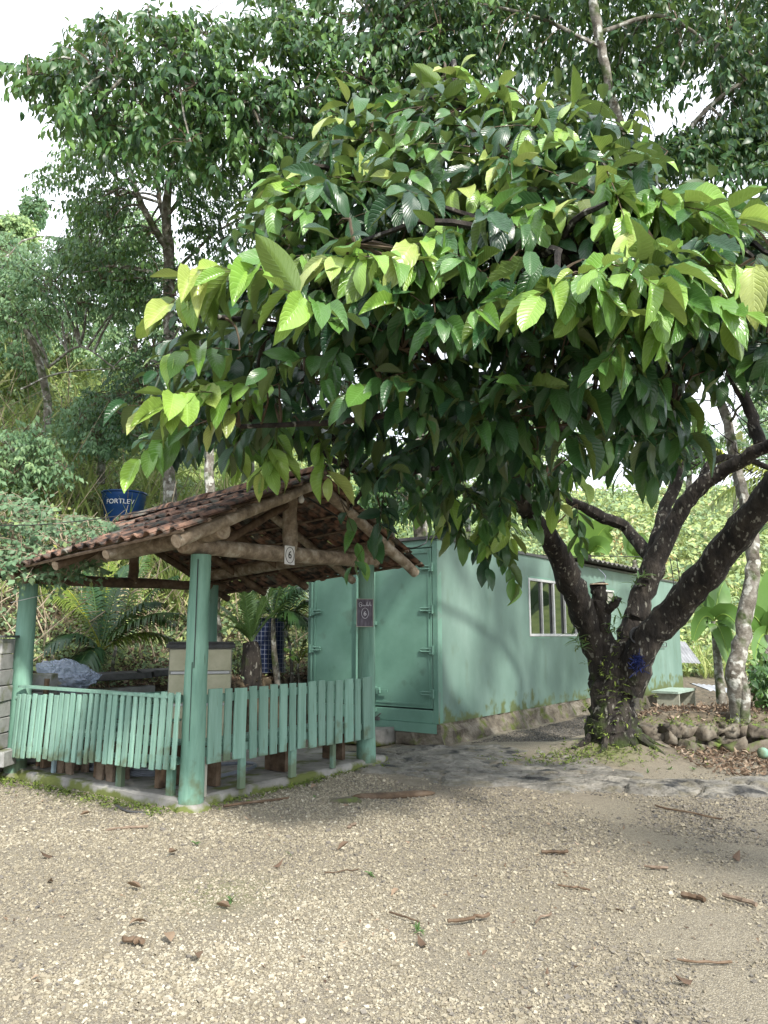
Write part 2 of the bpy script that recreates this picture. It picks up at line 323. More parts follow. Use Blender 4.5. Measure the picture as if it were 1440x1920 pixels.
# ------------------------------------------------------------------ ground sheet
def ground_mat():
    m, N, L = new_mat('ground'); out = N.new('ShaderNodeOutputMaterial'); b = N.new('ShaderNodeBsdfPrincipled'); L.new(b.outputs[0], out.inputs[0])
    g = N.new('ShaderNodeNewGeometry')
    def noise(sc, det=6):
        n = N.new('ShaderNodeTexNoise'); n.inputs['Scale'].default_value = sc; n.inputs['Detail'].default_value = det; L.new(g.outputs['Position'], n.inputs['Vector']); return n.outputs['Fac']
    def attr(nm):
        a = N.new('ShaderNodeAttribute'); a.attribute_name = nm; return a.outputs['Fac']
    def mix(f, a, c):
        x = N.new('ShaderNodeMix'); x.data_type = 'RGBA'; L.new(f, x.inputs['Factor']); L.new(a, x.inputs['A']); L.new(c, x.inputs['B']); return x.outputs['Result']
    vo = N.new('ShaderNodeTexVoronoi'); vo.inputs['Scale'].default_value = 120; L.new(g.outputs['Position'], vo.inputs['Vector'])
    sc_ = N.new('ShaderNodeSeparateColor'); L.new(vo.outputs['Color'], sc_.inputs[0])
    grit = ramp(N, [(.12, .11, .095), (.20, .18, .145), (.28, .25, .19), (.37, .335, .265)], [.1, .35, .6, .95]); L.new(sc_.outputs[0], grit.inputs[0])
    gap = N.new('ShaderNodeMapRange'); gap.inputs[1].default_value = .25; gap.inputs[2].default_value = .75; gap.inputs[3].default_value = 1; gap.inputs[4].default_value = 0; L.new(vo.outputs['Distance'], gap.inputs[0])
    dirt = N.new('ShaderNodeRGB'); dirt.outputs[0].default_value = (.19, .165, .12, 1)
    mud = ramp(N, [(.12, .10, .075), (.20, .17, .13), (.27, .235, .185)], [.3, .5, .7]); L.new(noise(6, 10), mud.inputs[0])
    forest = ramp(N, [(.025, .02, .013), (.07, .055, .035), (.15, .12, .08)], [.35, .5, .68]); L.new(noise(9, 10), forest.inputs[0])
    hill = ramp(N, [(.10, .15, .05), (.22, .30, .09), (.36, .42, .16)], [.3, .5, .7]); L.new(noise(1.6, 12), hill.inputs[0])
    red = ramp(N, [(.36, .15, .07), (.48, .24, .12)]); L.new(noise(3, 8), red.inputs[0])
    mossc = ramp(N, [(.10, .12, .04), (.17, .19, .06)]); L.new(noise(12, 8), mossc.inputs[0])
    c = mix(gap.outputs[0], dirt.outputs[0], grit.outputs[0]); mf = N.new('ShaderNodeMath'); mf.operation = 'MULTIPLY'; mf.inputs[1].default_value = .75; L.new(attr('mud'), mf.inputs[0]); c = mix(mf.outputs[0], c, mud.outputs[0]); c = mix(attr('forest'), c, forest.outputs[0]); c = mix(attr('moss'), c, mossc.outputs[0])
    c = mix(attr('hill'), c, hill.outputs[0]); c = mix(attr('red'), c, red.outputs[0])
    L.new(c, b.inputs['Base Color']); b.inputs['Roughness'].default_value = .9; b.inputs['Specular IOR Level'].default_value = .2
    bp = N.new('ShaderNodeBump'); bp.inputs['Distance'].default_value = .006; bp.inputs['Strength'].default_value = .6; hb = N.new('ShaderNodeMath'); L.new(noise(40, 8), hb.inputs[0]); L.new(gap.outputs[0], hb.inputs[1]); L.new(hb.outputs[0], bp.inputs['Height']); L.new(bp.outputs[0], b.inputs['Normal'])
    return m
def vnoise(x, y, sc, seed=0):
    return np.array([mnoise.noise(Vector((a * sc + seed, b * sc - seed, seed * 1.7))) for a, b in zip(x, y)])
def make_ground():
    # one sheet: fine near, coarse far, to beyond the horizon hills
    xs = np.unique(np.concatenate([np.linspace(-9, 12, 176), np.linspace(-40, -9, 50), np.linspace(12, 50, 50), np.linspace(-300, -40, 16), np.linspace(50, 300, 16)]))
    ys = np.unique(np.concatenate([np.linspace(-6, 2, 12), np.linspace(2, 16, 150), np.linspace(16, 60, 90), np.linspace(60, 400, 20), np.linspace(-60, -6, 8)]))
    X, Y = np.meshgrid(xs, ys); x = X.ravel(); y = Y.ravel(); z = terrain(x, y)
    n1 = vnoise(x, y, 1.1, 3); n2 = vnoise(x, y, .35, 9); n3 = vnoise(x, y, 3.2, 5)
    z = z + np.where((y < 16) & (np.abs(x) < 12), .018 * n1 + .006 * n3, 0)
    nx, ny = len(xs), len(ys); I = np.arange(nx * ny).reshape(ny, nx)
    F = np.stack([I[:-1, :-1], I[:-1, 1:], I[1:, 1:], I[1:, :-1]], -1).reshape(-1, 4)
    me = np_mesh('ground', np.stack([x, y, z], 1), F, ground_mat())
    d = (x + 4.09) * E2[0] + (y - 8.9) * E2[1]
    left = sst((d - .35) / .3)
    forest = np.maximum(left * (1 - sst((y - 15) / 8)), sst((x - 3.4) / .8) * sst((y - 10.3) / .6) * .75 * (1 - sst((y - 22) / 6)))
    forest = np.maximum(forest, .5 * sst((x - 2.6) / 1.2) * sst((y - 9) / 1.2))
    hill = np.maximum(left * sst((y - 14) / 6), sst((y - 24) / 4))
    red = np.exp(-(((x - 12.5) / 2.0) ** 2 + ((y - 40) / 5) ** 2)) * 1.6 * (n1 > -.3)
    mud = np.clip(sst((n2 + .02) / .35) * .8 + sst((-1.2 - x) / 1.0) * sst((4.6 - y) / 1.5) * .9 + sst((x - 1.0) / 1.5) * sst((4 - y)) * .25, 0, 1)
    moss = np.clip(sst((n1 + .25) / .3) * np.exp(-((((x + 1.8) * E2[0] + (y - 7.3) * E2[1]) - 1.2) / 1.6) ** 2) * np.exp(-((((x + 1.8) * E1[0] + (y - 7.3) * E1[1]) + .2) / .3) ** 2), 0, 1)
    moss = np.maximum(moss, np.exp(-(((x - 2.5) / .5) ** 2 + ((y - 9.8) / .3) ** 2)) * sst((n1 + .3) / .4))
    moss = np.maximum(moss, .55 * np.exp(-(((x + 1) / .35) ** 2 + ((y - 5.0) / .3) ** 2)))
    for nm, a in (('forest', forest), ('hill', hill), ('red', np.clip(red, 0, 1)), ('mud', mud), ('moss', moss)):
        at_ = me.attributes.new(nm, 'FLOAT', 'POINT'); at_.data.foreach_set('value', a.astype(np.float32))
    return link('ground', me)
o = make_ground(); tag(o, kind='structure')
ZG = lambda x, y: float(terrain(np.array([x]), np.array([y]))[0])

# ------------------------------------------------------------------ loose scatter: batches of small meshes joined into one
def scatter(name, TV, TF, pos, A, Nn, S, tint, mat, width=None, parent=None, kind='stuff', uv=None):
    """one mesh holding len(pos) copies of a template; A = long axis, Nn = normal, S = size"""
    A = A / (np.linalg.norm(A, axis=1)[:, None] + 1e-9); Nn = Nn - A * (A * Nn).sum(1)[:, None]; Nn /= np.linalg.norm(Nn, axis=1)[:, None] + 1e-9
    X = np.cross(A, Nn); n = len(pos); W = S if width is None else width
    V = pos[:, None, :] + TV[None, :, 0, None] * (X * W[:, None])[:, None, :] + TV[None, :, 1, None] * (A * S[:, None])[:, None, :] + TV[None, :, 2, None] * (Nn * S[:, None])[:, None, :]
    F = TF[None] + (np.arange(n) * len(TV))[:, None, None]
    me = np_mesh(name, V.reshape(-1, 3), F.reshape(-1, TF.shape[1]), mat, True, None if uv is None else np.tile(uv, (n, 1)), np.repeat(tint, len(TV)))
    o = link(name, me, None, parent)
    if kind: o['kind'] = kind
    return o
def rdir(n): 
    v = rng.normal(size=(n, 3)); return v / np.linalg.norm(v, axis=1)[:, None]

# pebbles
def in_slab(x, y, pad=0):
    a = (x - F0[0]) * E1[0] + (y - F0[1]) * E1[1]; s = (x - F0[0]) * E2[0] + (y - F0[1]) * E2[1]
    return (a > -.05 - pad) & (s > -.05 - pad) & (a < 3.3) & (s < 3)
ROCKP = [(-.35, 9.0), (-.55, 9.55), (-.9, 10.6), (.2, 11.2), (1.0, 11.0), (1.55, 11.3), (2.1, 10.6), (2.45, 9.9), (3.2, 9.2), (4.5, 8.85), (6.2, 8.7), (6.2, 8.0), (4.4, 7.85), (3.2, 7.75), (2.4, 7.95), (1.6, 7.9), (1.0, 8.15), (.3, 8.25), (.1, 8.6)]
def inpoly(x, y, poly):
    c = np.zeros(len(x), bool); n = len(poly)
    for i in range(n):
        x1, y1 = poly[i]; x2, y2 = poly[(i + 1) % n]
        c ^= ((y1 > y) != (y2 > y)) & (x < (x2 - x1) * (y - y1) / (y2 - y1 + 1e-12) + x1)
    return c
def pebbles():
    n = 330000
    u = rng.uniform(0, 1, n); y = 2.7 + (u ** 1.25) * 7.6; x = rng.uniform(-1, 1, n) * (.56 * y + .5)
    far = rng.uniform(0, 1, n) < .05                                  # dark gravel strip under the wall
    y = np.where(far, rng.uniform(11.2, 15.5, n), y); x = np.where(far, .76 + (y - 11) * .727 + .3 + rng.uniform(0, 1.2, n), x)
    keep = ~in_slab(x, y, .02) & ~(inpoly(x, y, ROCKP) & (rng.uniform(0, 1, n) > np.clip(.5 - (y - 7.7) * .9, .04, .5) + .25 * (vnoise(x, y, 2, 8) > .25)))
    keep &= ~((y > 9.1) & (x > -1) & ~far & (y < 11)) | far
    x, y, far = x[keep], y[keep], far[keep]
    cov = vnoise(x, y, .45, 2) * .45 + vnoise(x, y, 1.7, 4) * .55 + .05
    sparse = .22 * sst((vnoise(x, y, .7, 51) + .1) / .5) + sst((-1.0 - x) / .9) * sst((4.7 - y) / 1.2) * .55 + .45 * np.exp(-(((x + 1) / .7) ** 2 + ((y - 7.0 + .7 * (x + 1)) / .35) ** 2))
    keep = (cov - sparse + .48 > rng.uniform(-.05, .5, len(x))) | far
    x, y, far = x[keep], y[keep], far[keep]; n = len(x)
    z = terrain(x, y) + .018 * vnoise(x, y, 1.1, 3) + .006 * vnoise(x, y, 3.2, 5)
    S = np.clip(rng.lognormal(math.log(.0043), .42, n), .0026, .016) * np.where(y > 6, 1.25, 1)
    TV = np.array([(a, b, c) for a in (-1, 1) for b in (-1, 1) for c in (-.55, .55)], float); TV[:, :2] *= .85
    TV += rng.uniform(-.22, .22, TV.shape)
    TF = np.array([(0, 1, 3, 2), (4, 6, 7, 5), (0, 4, 5, 1), (2, 3, 7, 6), (1, 5, 7, 3)])
    A = rng.normal(size=(n, 3)) * (1, 1, .3); Nn = np.array((0, 0, 1.)) + rng.normal(size=(n, 3)) * .35
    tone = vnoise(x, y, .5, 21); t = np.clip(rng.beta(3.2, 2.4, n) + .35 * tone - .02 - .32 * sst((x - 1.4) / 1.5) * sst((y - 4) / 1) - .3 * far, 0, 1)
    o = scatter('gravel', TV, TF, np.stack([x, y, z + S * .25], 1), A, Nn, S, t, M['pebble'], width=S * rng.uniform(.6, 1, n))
    for p in o.data.polygons[:0]: pass
    o.data.polygons.foreach_set('use_smooth', [False] * len(o.data.polygons))
pebbles()

# rock sheet between gravel and container
def rock_sheet():
    P = np.array(ROCKP); c = P.mean(0); xs = np.arange(-1.1, 6.4, .03); ys = np.arange(7.6, 11.5, .03)
    X, Y = np.meshgrid(xs, ys); x = X.ravel(); y = Y.ravel(); inside = inpoly(x, y, ROCKP)
    # distance to border
    dm = np.full(len(x), 9.)
    for i in range(len(P)):
        a, b = P[i], P[(i + 1) % len(P)]; ab = b - a; t = np.clip(((x - a[0]) * ab[0] + (y - a[1]) * ab[1]) / (ab @ ab), 0, 1)
        dm = np.minimum(dm, np.hypot(x - a[0] - t * ab[0], y - a[1] - t * ab[1]))
    dd = np.where(inside, dm, -dm) + .22 * vnoise(x, y, 1.4, 11) + .08 * vnoise(x, y, 6, 12)
    n1 = vnoise(x, y, .8, 13); n2 = vnoise(x, y, 3.5, 14); n3 = vnoise(x, y, 11, 15)
    cr = np.abs(vnoise(x * .6, y * 1.6, 1.3, 31)); cr2 = np.abs(vnoise(x, y * 1.3, .7, 41) - .15); cr3 = np.abs(vnoise(x + .3 * n2, y + .2 * n1, 2.6, 43)); crack = -.07 * np.clip(1 - cr / .035, 0, 1) - .08 * np.clip(1 - cr2 / .02, 0, 1) - .03 * np.clip(1 - cr3 / .05, 0, 1) * (n1 > 0)
    step = .012 * np.floor((n1 + .5 * n2) * 4) * .5
    z = terrain(x, y) + .04 * sst(dd / .3) - .015 + .03 * n1 + .018 * n2 + .006 * n3 + crack + step
    z = np.where(dd < 0, terrain(x, y) - .06 + .3 * np.maximum(dd, -.3), z)
    ny, nx = X.shape; I = np.arange(nx * ny).reshape(ny, nx); F = np.stack([I[:-1, :-1], I[:-1, 1:], I[1:, 1:], I[1:, :-1]], -1).reshape(-1, 4)
    F = F[(dd[F] > -.12).any(1)]
    o = link('rock_ledge', np_mesh('rock_ledge', np.stack([x, y, z], 1), F, M['rock'])); tag(o, kind='structure')
rock_sheet()

# concrete slab of the gazebo
mb = MB()
cs = [(-.08, -.08), (3.1, -.08), (3.1, 2.85), (-.08, 2.85)]
ring = []
for i in range(4):
    a, b = np.array(cs[i]), np.array(cs[(i + 1) % 4])
    for t in np.linspace(0, 1, 14, endpoint=False): ring.append(a + (b - a) * t + rng.normal(size=2) * .012)
n = len(ring); V = []
for zz, ins in ((-.05, -.02), (.07, 0), (.09, .03)):
    for p in ring: q = np.array((1.45, 1.45)) + (p - np.array((1.45, 1.45))) * (1 - ins / 1.5); V.append(gz(q[0], q[1], zz + rng.uniform(-.004, .004)))
F = [(k * n + i, k * n + (i + 1) % n, (k + 1) * n + (i + 1) % n, (k + 1) * n + i) for k in range(2) for i in range(n)] + [tuple(2 * n + i for i in range(n))]
mb.add(V, F); o = mb.build('concrete_floor', M['concrete']); tag(o, kind='structure')

# ------------------------------------------------------------------ gazebo
G = empty('gazebo', gz(0, 0, 0), 'open gazebo with clay tile roof on mint green log posts beside the gravel', 'gazebo')
def post(a, s, z1, r, ztop_in=0, lean=(0, 0)):
    mb = MB(); k = 16; pts = []; rr = []
    for i in range(9):
        t = i / 8; pts.append(gz(a, s, -.04 + (z1 + .04) * t) + np.array((lean[0] * t + rng.normal() * .004, lean[1] * t, 0))); rr.append(r * (1.12 - .2 * t + .05 * math.exp(-t * 12)))
    mb.tube(pts, rr, k, jit=.03)
    # drying crack down the log
    return mb.build('post', M['mint'], G, smooth=True)
post(.03, -.07, 2.30, .102); post(SIDE + .03, -.02, 2.40, .102); post(-.02, SIDE + .05, 2.13, .105); post(SIDE, SIDE, 2.25, .09)
# long drying split in the front post
mb = MB(); c0 = gz(.03, -.07, 0); 
mb.box((c0[0] + .005, c0[1] - .103, 1.75), (.006, .012, 1.0)); mb.box((c0[0] - .012, c0[1] - .106, .95), (.004, .012, .7)); mb.build('post_crack', M['black'], G)
# mortar collars
for a, s in ((.03, -.07), (-.02, SIDE + .05), (SIDE + .03, -.02)):
    mb = MB(); p = gz(a, s, 0); mb.tube([p - (0, 0, .03), p + (0, 0, .02), p + (0, 0, .05)], [.2, .175, .13], 14, jit=.12); mb.build('mortar_collar', M['concrete'], G, smooth=True)
def log(p, q, r0, r1, name='beam', mat='wood', jit=.05, n=12, seg=9, bow=0, ends=True):
    p = np.array(p, float); q = np.array(q, float); mb = MB(); pts = []; rr = []
    for i in range(seg):
        t = i / (seg - 1); pts.append(p + (q - p) * t + np.array((0, 0, -bow * 4 * t * (1 - t))) + rng.normal(size=3) * r0 * .05); rr.append((r0 + (r1 - r0) * t) * (1 + rng.uniform(-.04, .04)))
    rr = [q_ * .86 for q_ in rr]; mb.tube(pts, rr, n, jit=jit, cap=False); mb_o = mb.build(name, M[mat], G, smooth=True)
    if ends:
        for c, d, rad in ((pts[0], pts[0] - pts[1], rr[0]), (pts[-1], pts[-1] - pts[-2], rr[-1])):
            d = d / np.linalg.norm(d); e = MB(); e.tube([c - d * .01, c + d * .004], [rad * 1.0, rad * .97], n); eo = e.build('cut_end', M['woodend'], None)
            eo.parent = mb_o
            eo.matrix_parent_inverse = Matrix()    # the beam itself sits at the world origin under its Empty
    return mb_o
log(gz(-.16, -.03, 2.38), gz(SIDE + .18, -.03, 2.47), .095, .105, bow=.01, name='tie_beam')
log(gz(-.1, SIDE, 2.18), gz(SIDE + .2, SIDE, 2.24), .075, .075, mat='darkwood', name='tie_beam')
log(gz(0, -.40, 2.51), gz(0, SIDE + .45, 2.24), .105, .09, name='wall_plate')
log(gz(SIDE, -.40, 2.60), gz(SIDE, SIDE + .4, 2.38), .10, .09, mat='wood', name='wall_plate')
def roofz(a, s): return 3.235 - .075 * (s + .35) - .43 * abs(a - SIDE / 2)      # rafter-top height
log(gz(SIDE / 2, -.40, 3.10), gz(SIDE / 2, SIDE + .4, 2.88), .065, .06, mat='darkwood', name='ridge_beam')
log(gz(SIDE / 2 - .04, -.03, 2.44), gz(SIDE / 2 - .04, -.03, 3.08), .095, .09, name='king_post')
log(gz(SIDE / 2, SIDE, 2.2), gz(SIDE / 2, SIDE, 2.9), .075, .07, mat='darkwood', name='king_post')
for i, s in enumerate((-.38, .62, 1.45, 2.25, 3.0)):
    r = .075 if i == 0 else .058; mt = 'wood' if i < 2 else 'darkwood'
    log(gz(SIDE / 2 - .02, s, roofz(SIDE / 2, s) - r), gz(-.52, s, roofz(-.52, s) - r), r * .95, r, mat=mt, name='rafter')
    log(gz(SIDE / 2 + .02, s, roofz(SIDE / 2, s) - r), gz(SIDE + .58, s, roofz(SIDE + .58, s) - r), r * .95, r, mat=mt, name='rafter')
log(gz(.35, -.03, 2.45), gz(1.25, -.03, 2.95), .05, .05, mat='darkwood', name='brace', ends=False)
for k in range(7):                                                      # battens under the tiles
    for sg in (-1, 1):
        a = SIDE / 2 + sg * (.08 + k * .305); mb = MB()
        mb.tube([gz(a, -.5, roofz(a, -.5) + .012), gz(a, 3.12, roofz(a, 3.12) + .012)], .017, 4); mb.build('batten', M['brownwood'], G)
# tiles
def tile_mesh(var):
    Wt, Lt, th = .196, .375, .013; prof = [(-.5, .012), (-.32, .002), (-.08, .006), (.0, .022), (.13, .043), (.27, .046), (.40, .03), (.5, .012)]
    V = []; 
    for yy, zz in ((0, .0), (1, 0)):
        for off in (0, -th):
            for x, z in prof: V.append((x * Wt, yy * Lt, z + off))
    n = len(prof); F = []
    for i in range(n - 1):
        F += [(i, i + 1, 2 * n + i + 1, 2 * n + i), (n + i, 3 * n + i, 3 * n + i + 1, n + i + 1), (i, n + i, n + i + 1, i + 1), (2 * n + i, 2 * n + i + 1, 3 * n + i + 1, 3 * n + i)]
    me = bpy.data.meshes.new('roof_tile'); me.from_pydata([tuple(p) for p in np.array(V) + rng.normal(size=(len(V), 3)) * .0015], [], F)
    me.polygons.foreach_set('use_smooth', [True] * len(F)); me.update(); me.materials.append(M['tile'])
    try: me.set_sharp_from_angle(angle=R(60))
    except Exception: pass
    return me
TM = [tile_mesh(i) for i in range(4)]
slope = math.atan(.43)
Gi = Matrix.Translation(-Vector(G.location))
ROWS, COLS = 7, 20
for sg in (-1, 1):
    for r in range(ROWS):
        for c in range(COLS):
            s = -.47 + (c + .5) * (3.6 / COLS); run = 2.0 if sg > 0 else 1.95
            dlow = run - r * (run - .02) / ROWS; a = SIDE / 2 + sg * dlow
            sag = .018 * math.sin(s * 2.1 + r) + rng.normal() * .006
            z = roofz(a, s) + .045 + sag
            up = Vector((-sg * math.cos(slope), 0, math.sin(slope)))      # from eave towards ridge, in (a, s, z)
            tilt = .05 + rng.normal() * .012
            up = Vector((up.x, .0, up.z - 0)); 
            yv = Vector((E1[0] * up.x, E1[1] * up.x, up.z - .0)).normalized()
            xv = Vector((E2[0], E2[1], -.075)).normalized() * (-1 if sg > 0 else 1)
            zv = xv.cross(yv); 
            if zv.z < 0: xv = -xv; zv = xv.cross(yv)
            zv.normalize(); xv = yv.cross(zv)
            mat = Matrix((xv, yv, zv)).transposed().to_4x4()
            mat = mat @ Matrix.Rotation(-tilt, 4, 'X') @ Matrix.Rotation(rng.normal() * .018, 4, 'Z')
            mat.translation = Vector(gz(a, s, z))
            t = bpy.data.objects.new('roof_tile', TM[(r * 5 + c * 3 + (sg > 0)) % 4]); COL.objects.link(t); t.parent = G; t.matrix_parent_inverse = Gi; t.matrix_basis = mat
# ridge caps
rm = MB(); n = 9; V = []
for yy, r in ((0, .098), (.40, .082)):
    for th in (0, -.014):
        for i in range(n): 
            q = math.pi * i / (n - 1); V.append(((r + th) * 1.25 * math.cos(q), yy, (r + th) * math.sin(q)))
F = []
for i in range(n - 1):
    F += [(i, i + 1, 2 * n + i + 1, 2 * n + i), (n + i, 3 * n + i, 3 * n + i + 1, n + i + 1), (i, n + i, n + i + 1, i + 1), (2 * n + i, 2 * n + i + 1, 3 * n + i + 1, 3 * n + i)]
rme = bpy.data.meshes.new('ridge_tile'); rme.from_pydata(V, [], F); rme.polygons.foreach_set('use_smooth', [True] * len(F)); rme.materials.append(M['tile'])
for k in range(10):
    s = -.5 + k * .355; yv = Vector((E2[0], E2[1], -.055)).normalized(); zv = Vector((0, 0, 1)); xv = yv.cross(zv).normalized(); zv = xv.cross(yv)
    mat = Matrix((xv, yv, zv)).transposed().to_4x4() @ Matrix.Rotation(rng.normal() * .03, 4, 'Z'); mat.translation = Vector(gz(SIDE / 2, s, roofz(SIDE / 2, s) + .035 + .01 * (k % 2)))
    t = bpy.data.objects.new('ridge_tile', rme); COL.objects.link(t); t.parent = G; t.matrix_parent_inverse = Gi; t.matrix_basis = mat
# slats
def board(p_top, p_bot, w, th, nrm, name='slat', mat='slat', parent=None):
    """upright board between two points; nrm = (x, y) facing"""
    p_top = np.array(p_top); p_bot = np.array(p_bot); h = p_top - p_bot; Lz = np.linalg.norm(h); yv = h / Lz
    zv = np.array((nrm[0], nrm[1], 0.)); xv = np.cross(yv, zv); xv /= np.linalg.norm(xv); zv = np.cross(xv, yv)
    rot = np.array([xv, zv, yv]).T; mb = MB(); mb.box((p_top + p_bot) / 2, (w, th, Lz), rot)
    return mb.build(name, M[mat], parent or G, bevel=.003)
nl = 27
for i in range(nl):                                                      # left side: thin slats
    s = -.04 + i * (SIDE - .08) / (nl - 1); off = rng.normal() * .006
    zt = 1.03 - .05 * s + rng.normal() * .006; zb = .355 - .05 * s + rng.normal() * .01
    lean = .0
    board(gz(-.135, s + off, zt), gz(-.135 - .03, s + off + lean, zb), .062 + rng.uniform(-.01, .01), .02, -E1)
for zz0, nm in ((.97, 'rail'), (.42, 'rail')):
    log(gz(-.075, 0, zz0), gz(-.075, SIDE, zz0 - .12), .045, .045, mat='slat', name=nm, ends=False)
mb = MB(); mb.box(gz(-.10, SIDE / 2, 1.035 - .068), (.11, SIDE - .1, .03), GROT @ np.array([[1, 0, 0], [0, 1, -.0], [0, .05, 1]]).T if False else GROT); 
w = [.167, .087, .155, .094, .12, .10, .105, .092, .12, .122, .108, .113, .125, .15, .10, .185]
gap = (SIDE - .16 - sum(w)) / (len(w) - 1); a = .13
for i, wi in enumerate(w):                                               # right side: wide boards
    ac = a + wi / 2; t = ac / SIDE
    board(gz(ac, -.14, 1.045 + rng.normal() * .005 - .0), gz(ac + rng.normal() * .01, -.15, .385 - .05 * t + rng.normal() * .006), wi, .022, -E2, mat='slat'); a += wi + gap
for zz, dy in ((.96, 0), (.48, 0)):
    mb = MB(); mb.box(gz(SIDE / 2, -.105, zz), (SIDE - .12, .045, .075), GROT); mb.build('rail', M['slat'], G, bevel=.004)
mb = MB(); mb.box(gz(-.10, SIDE / 2, .985), (.10, SIDE - .2, .025), GROT); mb.build('cap_rail', M['slat'], G)
# legs under the boards
for ac, sw, mt, z0 in ((.12, .09, 'greypaint', .085), (.62, .075, 'slat', .085), (1.35, .085, 'slat', .085), (2.02, .06, 'slat', .085)):
    mb = MB(); mb.box(gz(ac, -.10 + .0, (z0 + .46) / 2), (sw, .045, .46 - z0), GROT); mb.build('leg', M[mt], G, bevel=.003)
for s, mt in ((.18, 'mint'), (.93, 'slat')):
    mb = MB(); mb.box(gz(.0, s, .22), (.05, .085, .44), GROT); mb.build('leg', M[mt], G, bevel=.003)

# benches and table inside
def bench(loc_a, loc_s, length, along, label, back=True):
    """along: 0 = along a axis, 1 = along s axis; the seat lies inward of the fence"""
    b = empty('garden_bench', gz(loc_a, loc_s, .09), label, 'bench', 'benches round the inside of the gazebo')
    for k in range(3):
        mb = MB(); c = (k * .125, 0) ; 
        mb.box(gz(loc_a + (c[0] if along else 0), loc_s + (0 if along else c[0]), .50), (.11, length, .028) if along else (length, .11, .028), GROT); mb.build('seat_board', M['slat'], b)
    for e in (-1, 0, 1):
        mb = MB(); q = e * (length / 2 - .12); mb.box(gz(loc_a + (.12 if along else q), loc_s + (q if along else .12), .29), (.3, .06, .385) if along else (.06, .3, .385), GROT); mb.build('leg', M['darkwood'], b)
    return b
bench(.14, 1.5, 2.2, 1, 'long green plank bench behind the thin left slats of the gazebo')
bb = bench(1.5, .14, 2.2, 0, 'long green plank bench behind the wide right boards of the gazebo')
b3 = bench(1.35, 2.15, 2.3, 0, 'green bench with plank back at the rear of the gazebo')
for k in range(3):
    mb = MB(); mb.box(gz(1.35, 2.5, .46 + k * .15), (2.4, .03, .135), GROT); mb.build('back_board', M['doorgreen'], b3)
# two short stools of bare planks, legs seen below the slats
def trestle(s, label, pale):
    b = empty('plank_stool', gz(.32, s, .09), label, 'stool', 'plank stools inside the gazebo')
    for e in (-1, 1):
        mb = MB(); c = gz(.25, s + e * .11, 0)
        V = []
        for yy in (-.014, .014):
            for xx, zz in ((-.13, .42), (.13, .42), (.14, .09), (.035, .09), (0, .30), (-.035, .09), (-.14, .09)):
                V.append(gz(.18 + e * .0 + .09 * e, s + xx, zz) + np.array((E1[0] * yy, E1[1] * yy, 0)))
        n = 7; F = [tuple(range(n - 1, -1, -1)), tuple(range(n, 2 * n))] + [(i, (i + 1) % n, n + (i + 1) % n, n + i) for i in range(n)]
        mb.add(V, F); mb.build('leg', M['brownwood'], b)
    mb = MB(); mb.box(gz(.2, s, .435), (.34, .36, .03), GROT); mb.build('seat', M['brownwood'], b)
    if pale:
        mb = MB(); mb.box(gz(.05, s + .15, .25), (.03, .05, .33), GROT); mb.build('side_batten', surf('pale_blue_paint', [(.28, .38, .42), (.38, .48, .52)], bump=.1), b)
trestle(2.0, 'bare plank stool with a pale blue batten nearest the left gazebo post', True)
trestle(1.30, 'bare brown plank stool with notched legs under the middle of the left slats', False)

# cream cabinet
Cc = gz(1.3, 1.55, .09); Cc = np.array((at(374, 1300, 10.0)[0], 10.0, .09))
cab = empty('kitchen_cabinet', Cc, 'old cream cabinet with dark worktop standing behind the front gazebo post', 'cabinet')
cr = R(12); CR = np.array([[math.cos(cr), -math.sin(cr), 0], [math.sin(cr), math.cos(cr), 0], [0, 0, 1]]); cb = lambda x, y, z: CR @ np.array((x, y, z)) + np.array((Cc[0], Cc[1], 0))
mb = MB(); mb.box(cb(0, .2, .74), (.78, .44, 1.27), CR); mb.build('body', M['greypaint'], cab, bevel=.005)
mb = MB(); mb.box(cb(0, .2, 1.405), (.86, .54, .055), CR); mb.box(cb(0, .2, 1.447), (.82, .50, .022), CR); mb.build('worktop', M['dark'], cab, bevel=.004)
for z0, z1 in ((1.10, 1.36), (.70, 1.05), (.14, .66)):
    mb = MB(); mb.box(cb(.0, -.03, (z0 + z1) / 2), (.76, .025, z1 - z0), CR); mb.build('door', M['cream'], cab, bevel=.004)
for z0 in (1.075, .68):
    mb = MB(); mb.box(cb(.0, -.05, z0), (.72, .03, .028), CR); mb.build('handle', M['aluminium'], cab)

# signs, bulb
def text_obj(s, size, loc, rot3, mat, parent, name='lettering', sx=1):
    cu = bpy.data.curves.new('t', 'FONT'); cu.body = s; cu.size = size; cu.align_x = 'CENTER'; cu.align_y = 'CENTER'; cu.extrude = .0012
    to = bpy.data.objects.new('t', cu); COL.objects.link(to); bpy.context.view_layer.update()
    me = bpy.data.meshes.new_from_object(to); bpy.data.objects.remove(to)
    A = np.array(rot3) @ np.diag((sx, 1, 1)); 
    for v in me.vertices: v.co = Vector(A @ np.array(v.co) + np.array(loc))
    return link(name, me, mat, parent)
def ringtube(mb, c, ex, ey, rx, ry, r, n=28):
    pts = [c + ex * rx * math.cos(q) + ey * ry * math.sin(q) for q in np.linspace(0, 2 * math.pi, n)]
    mb.tube(pts, r, 5, cap=False)
EZ = np.array((0, 0, 1.)); e1v = np.array((E1[0], E1[1], 0)); e2v = np.array((E2[0], E2[1], 0))
c = gz(SIDE / 2 + .0, -.145, 2.43); c = np.array(at(543, 1041, c[1] - .10)) 
sg_ = empty('number_sign', c, 'small white paper sign with a circled black 6 on the front roof beam', 'sign')
srot = np.array([e1v, EZ, -e2v]).T
mb = MB(); mb.box(c, (.155, .2, .006), srot); mb.build('paper', M['white'], sg_)
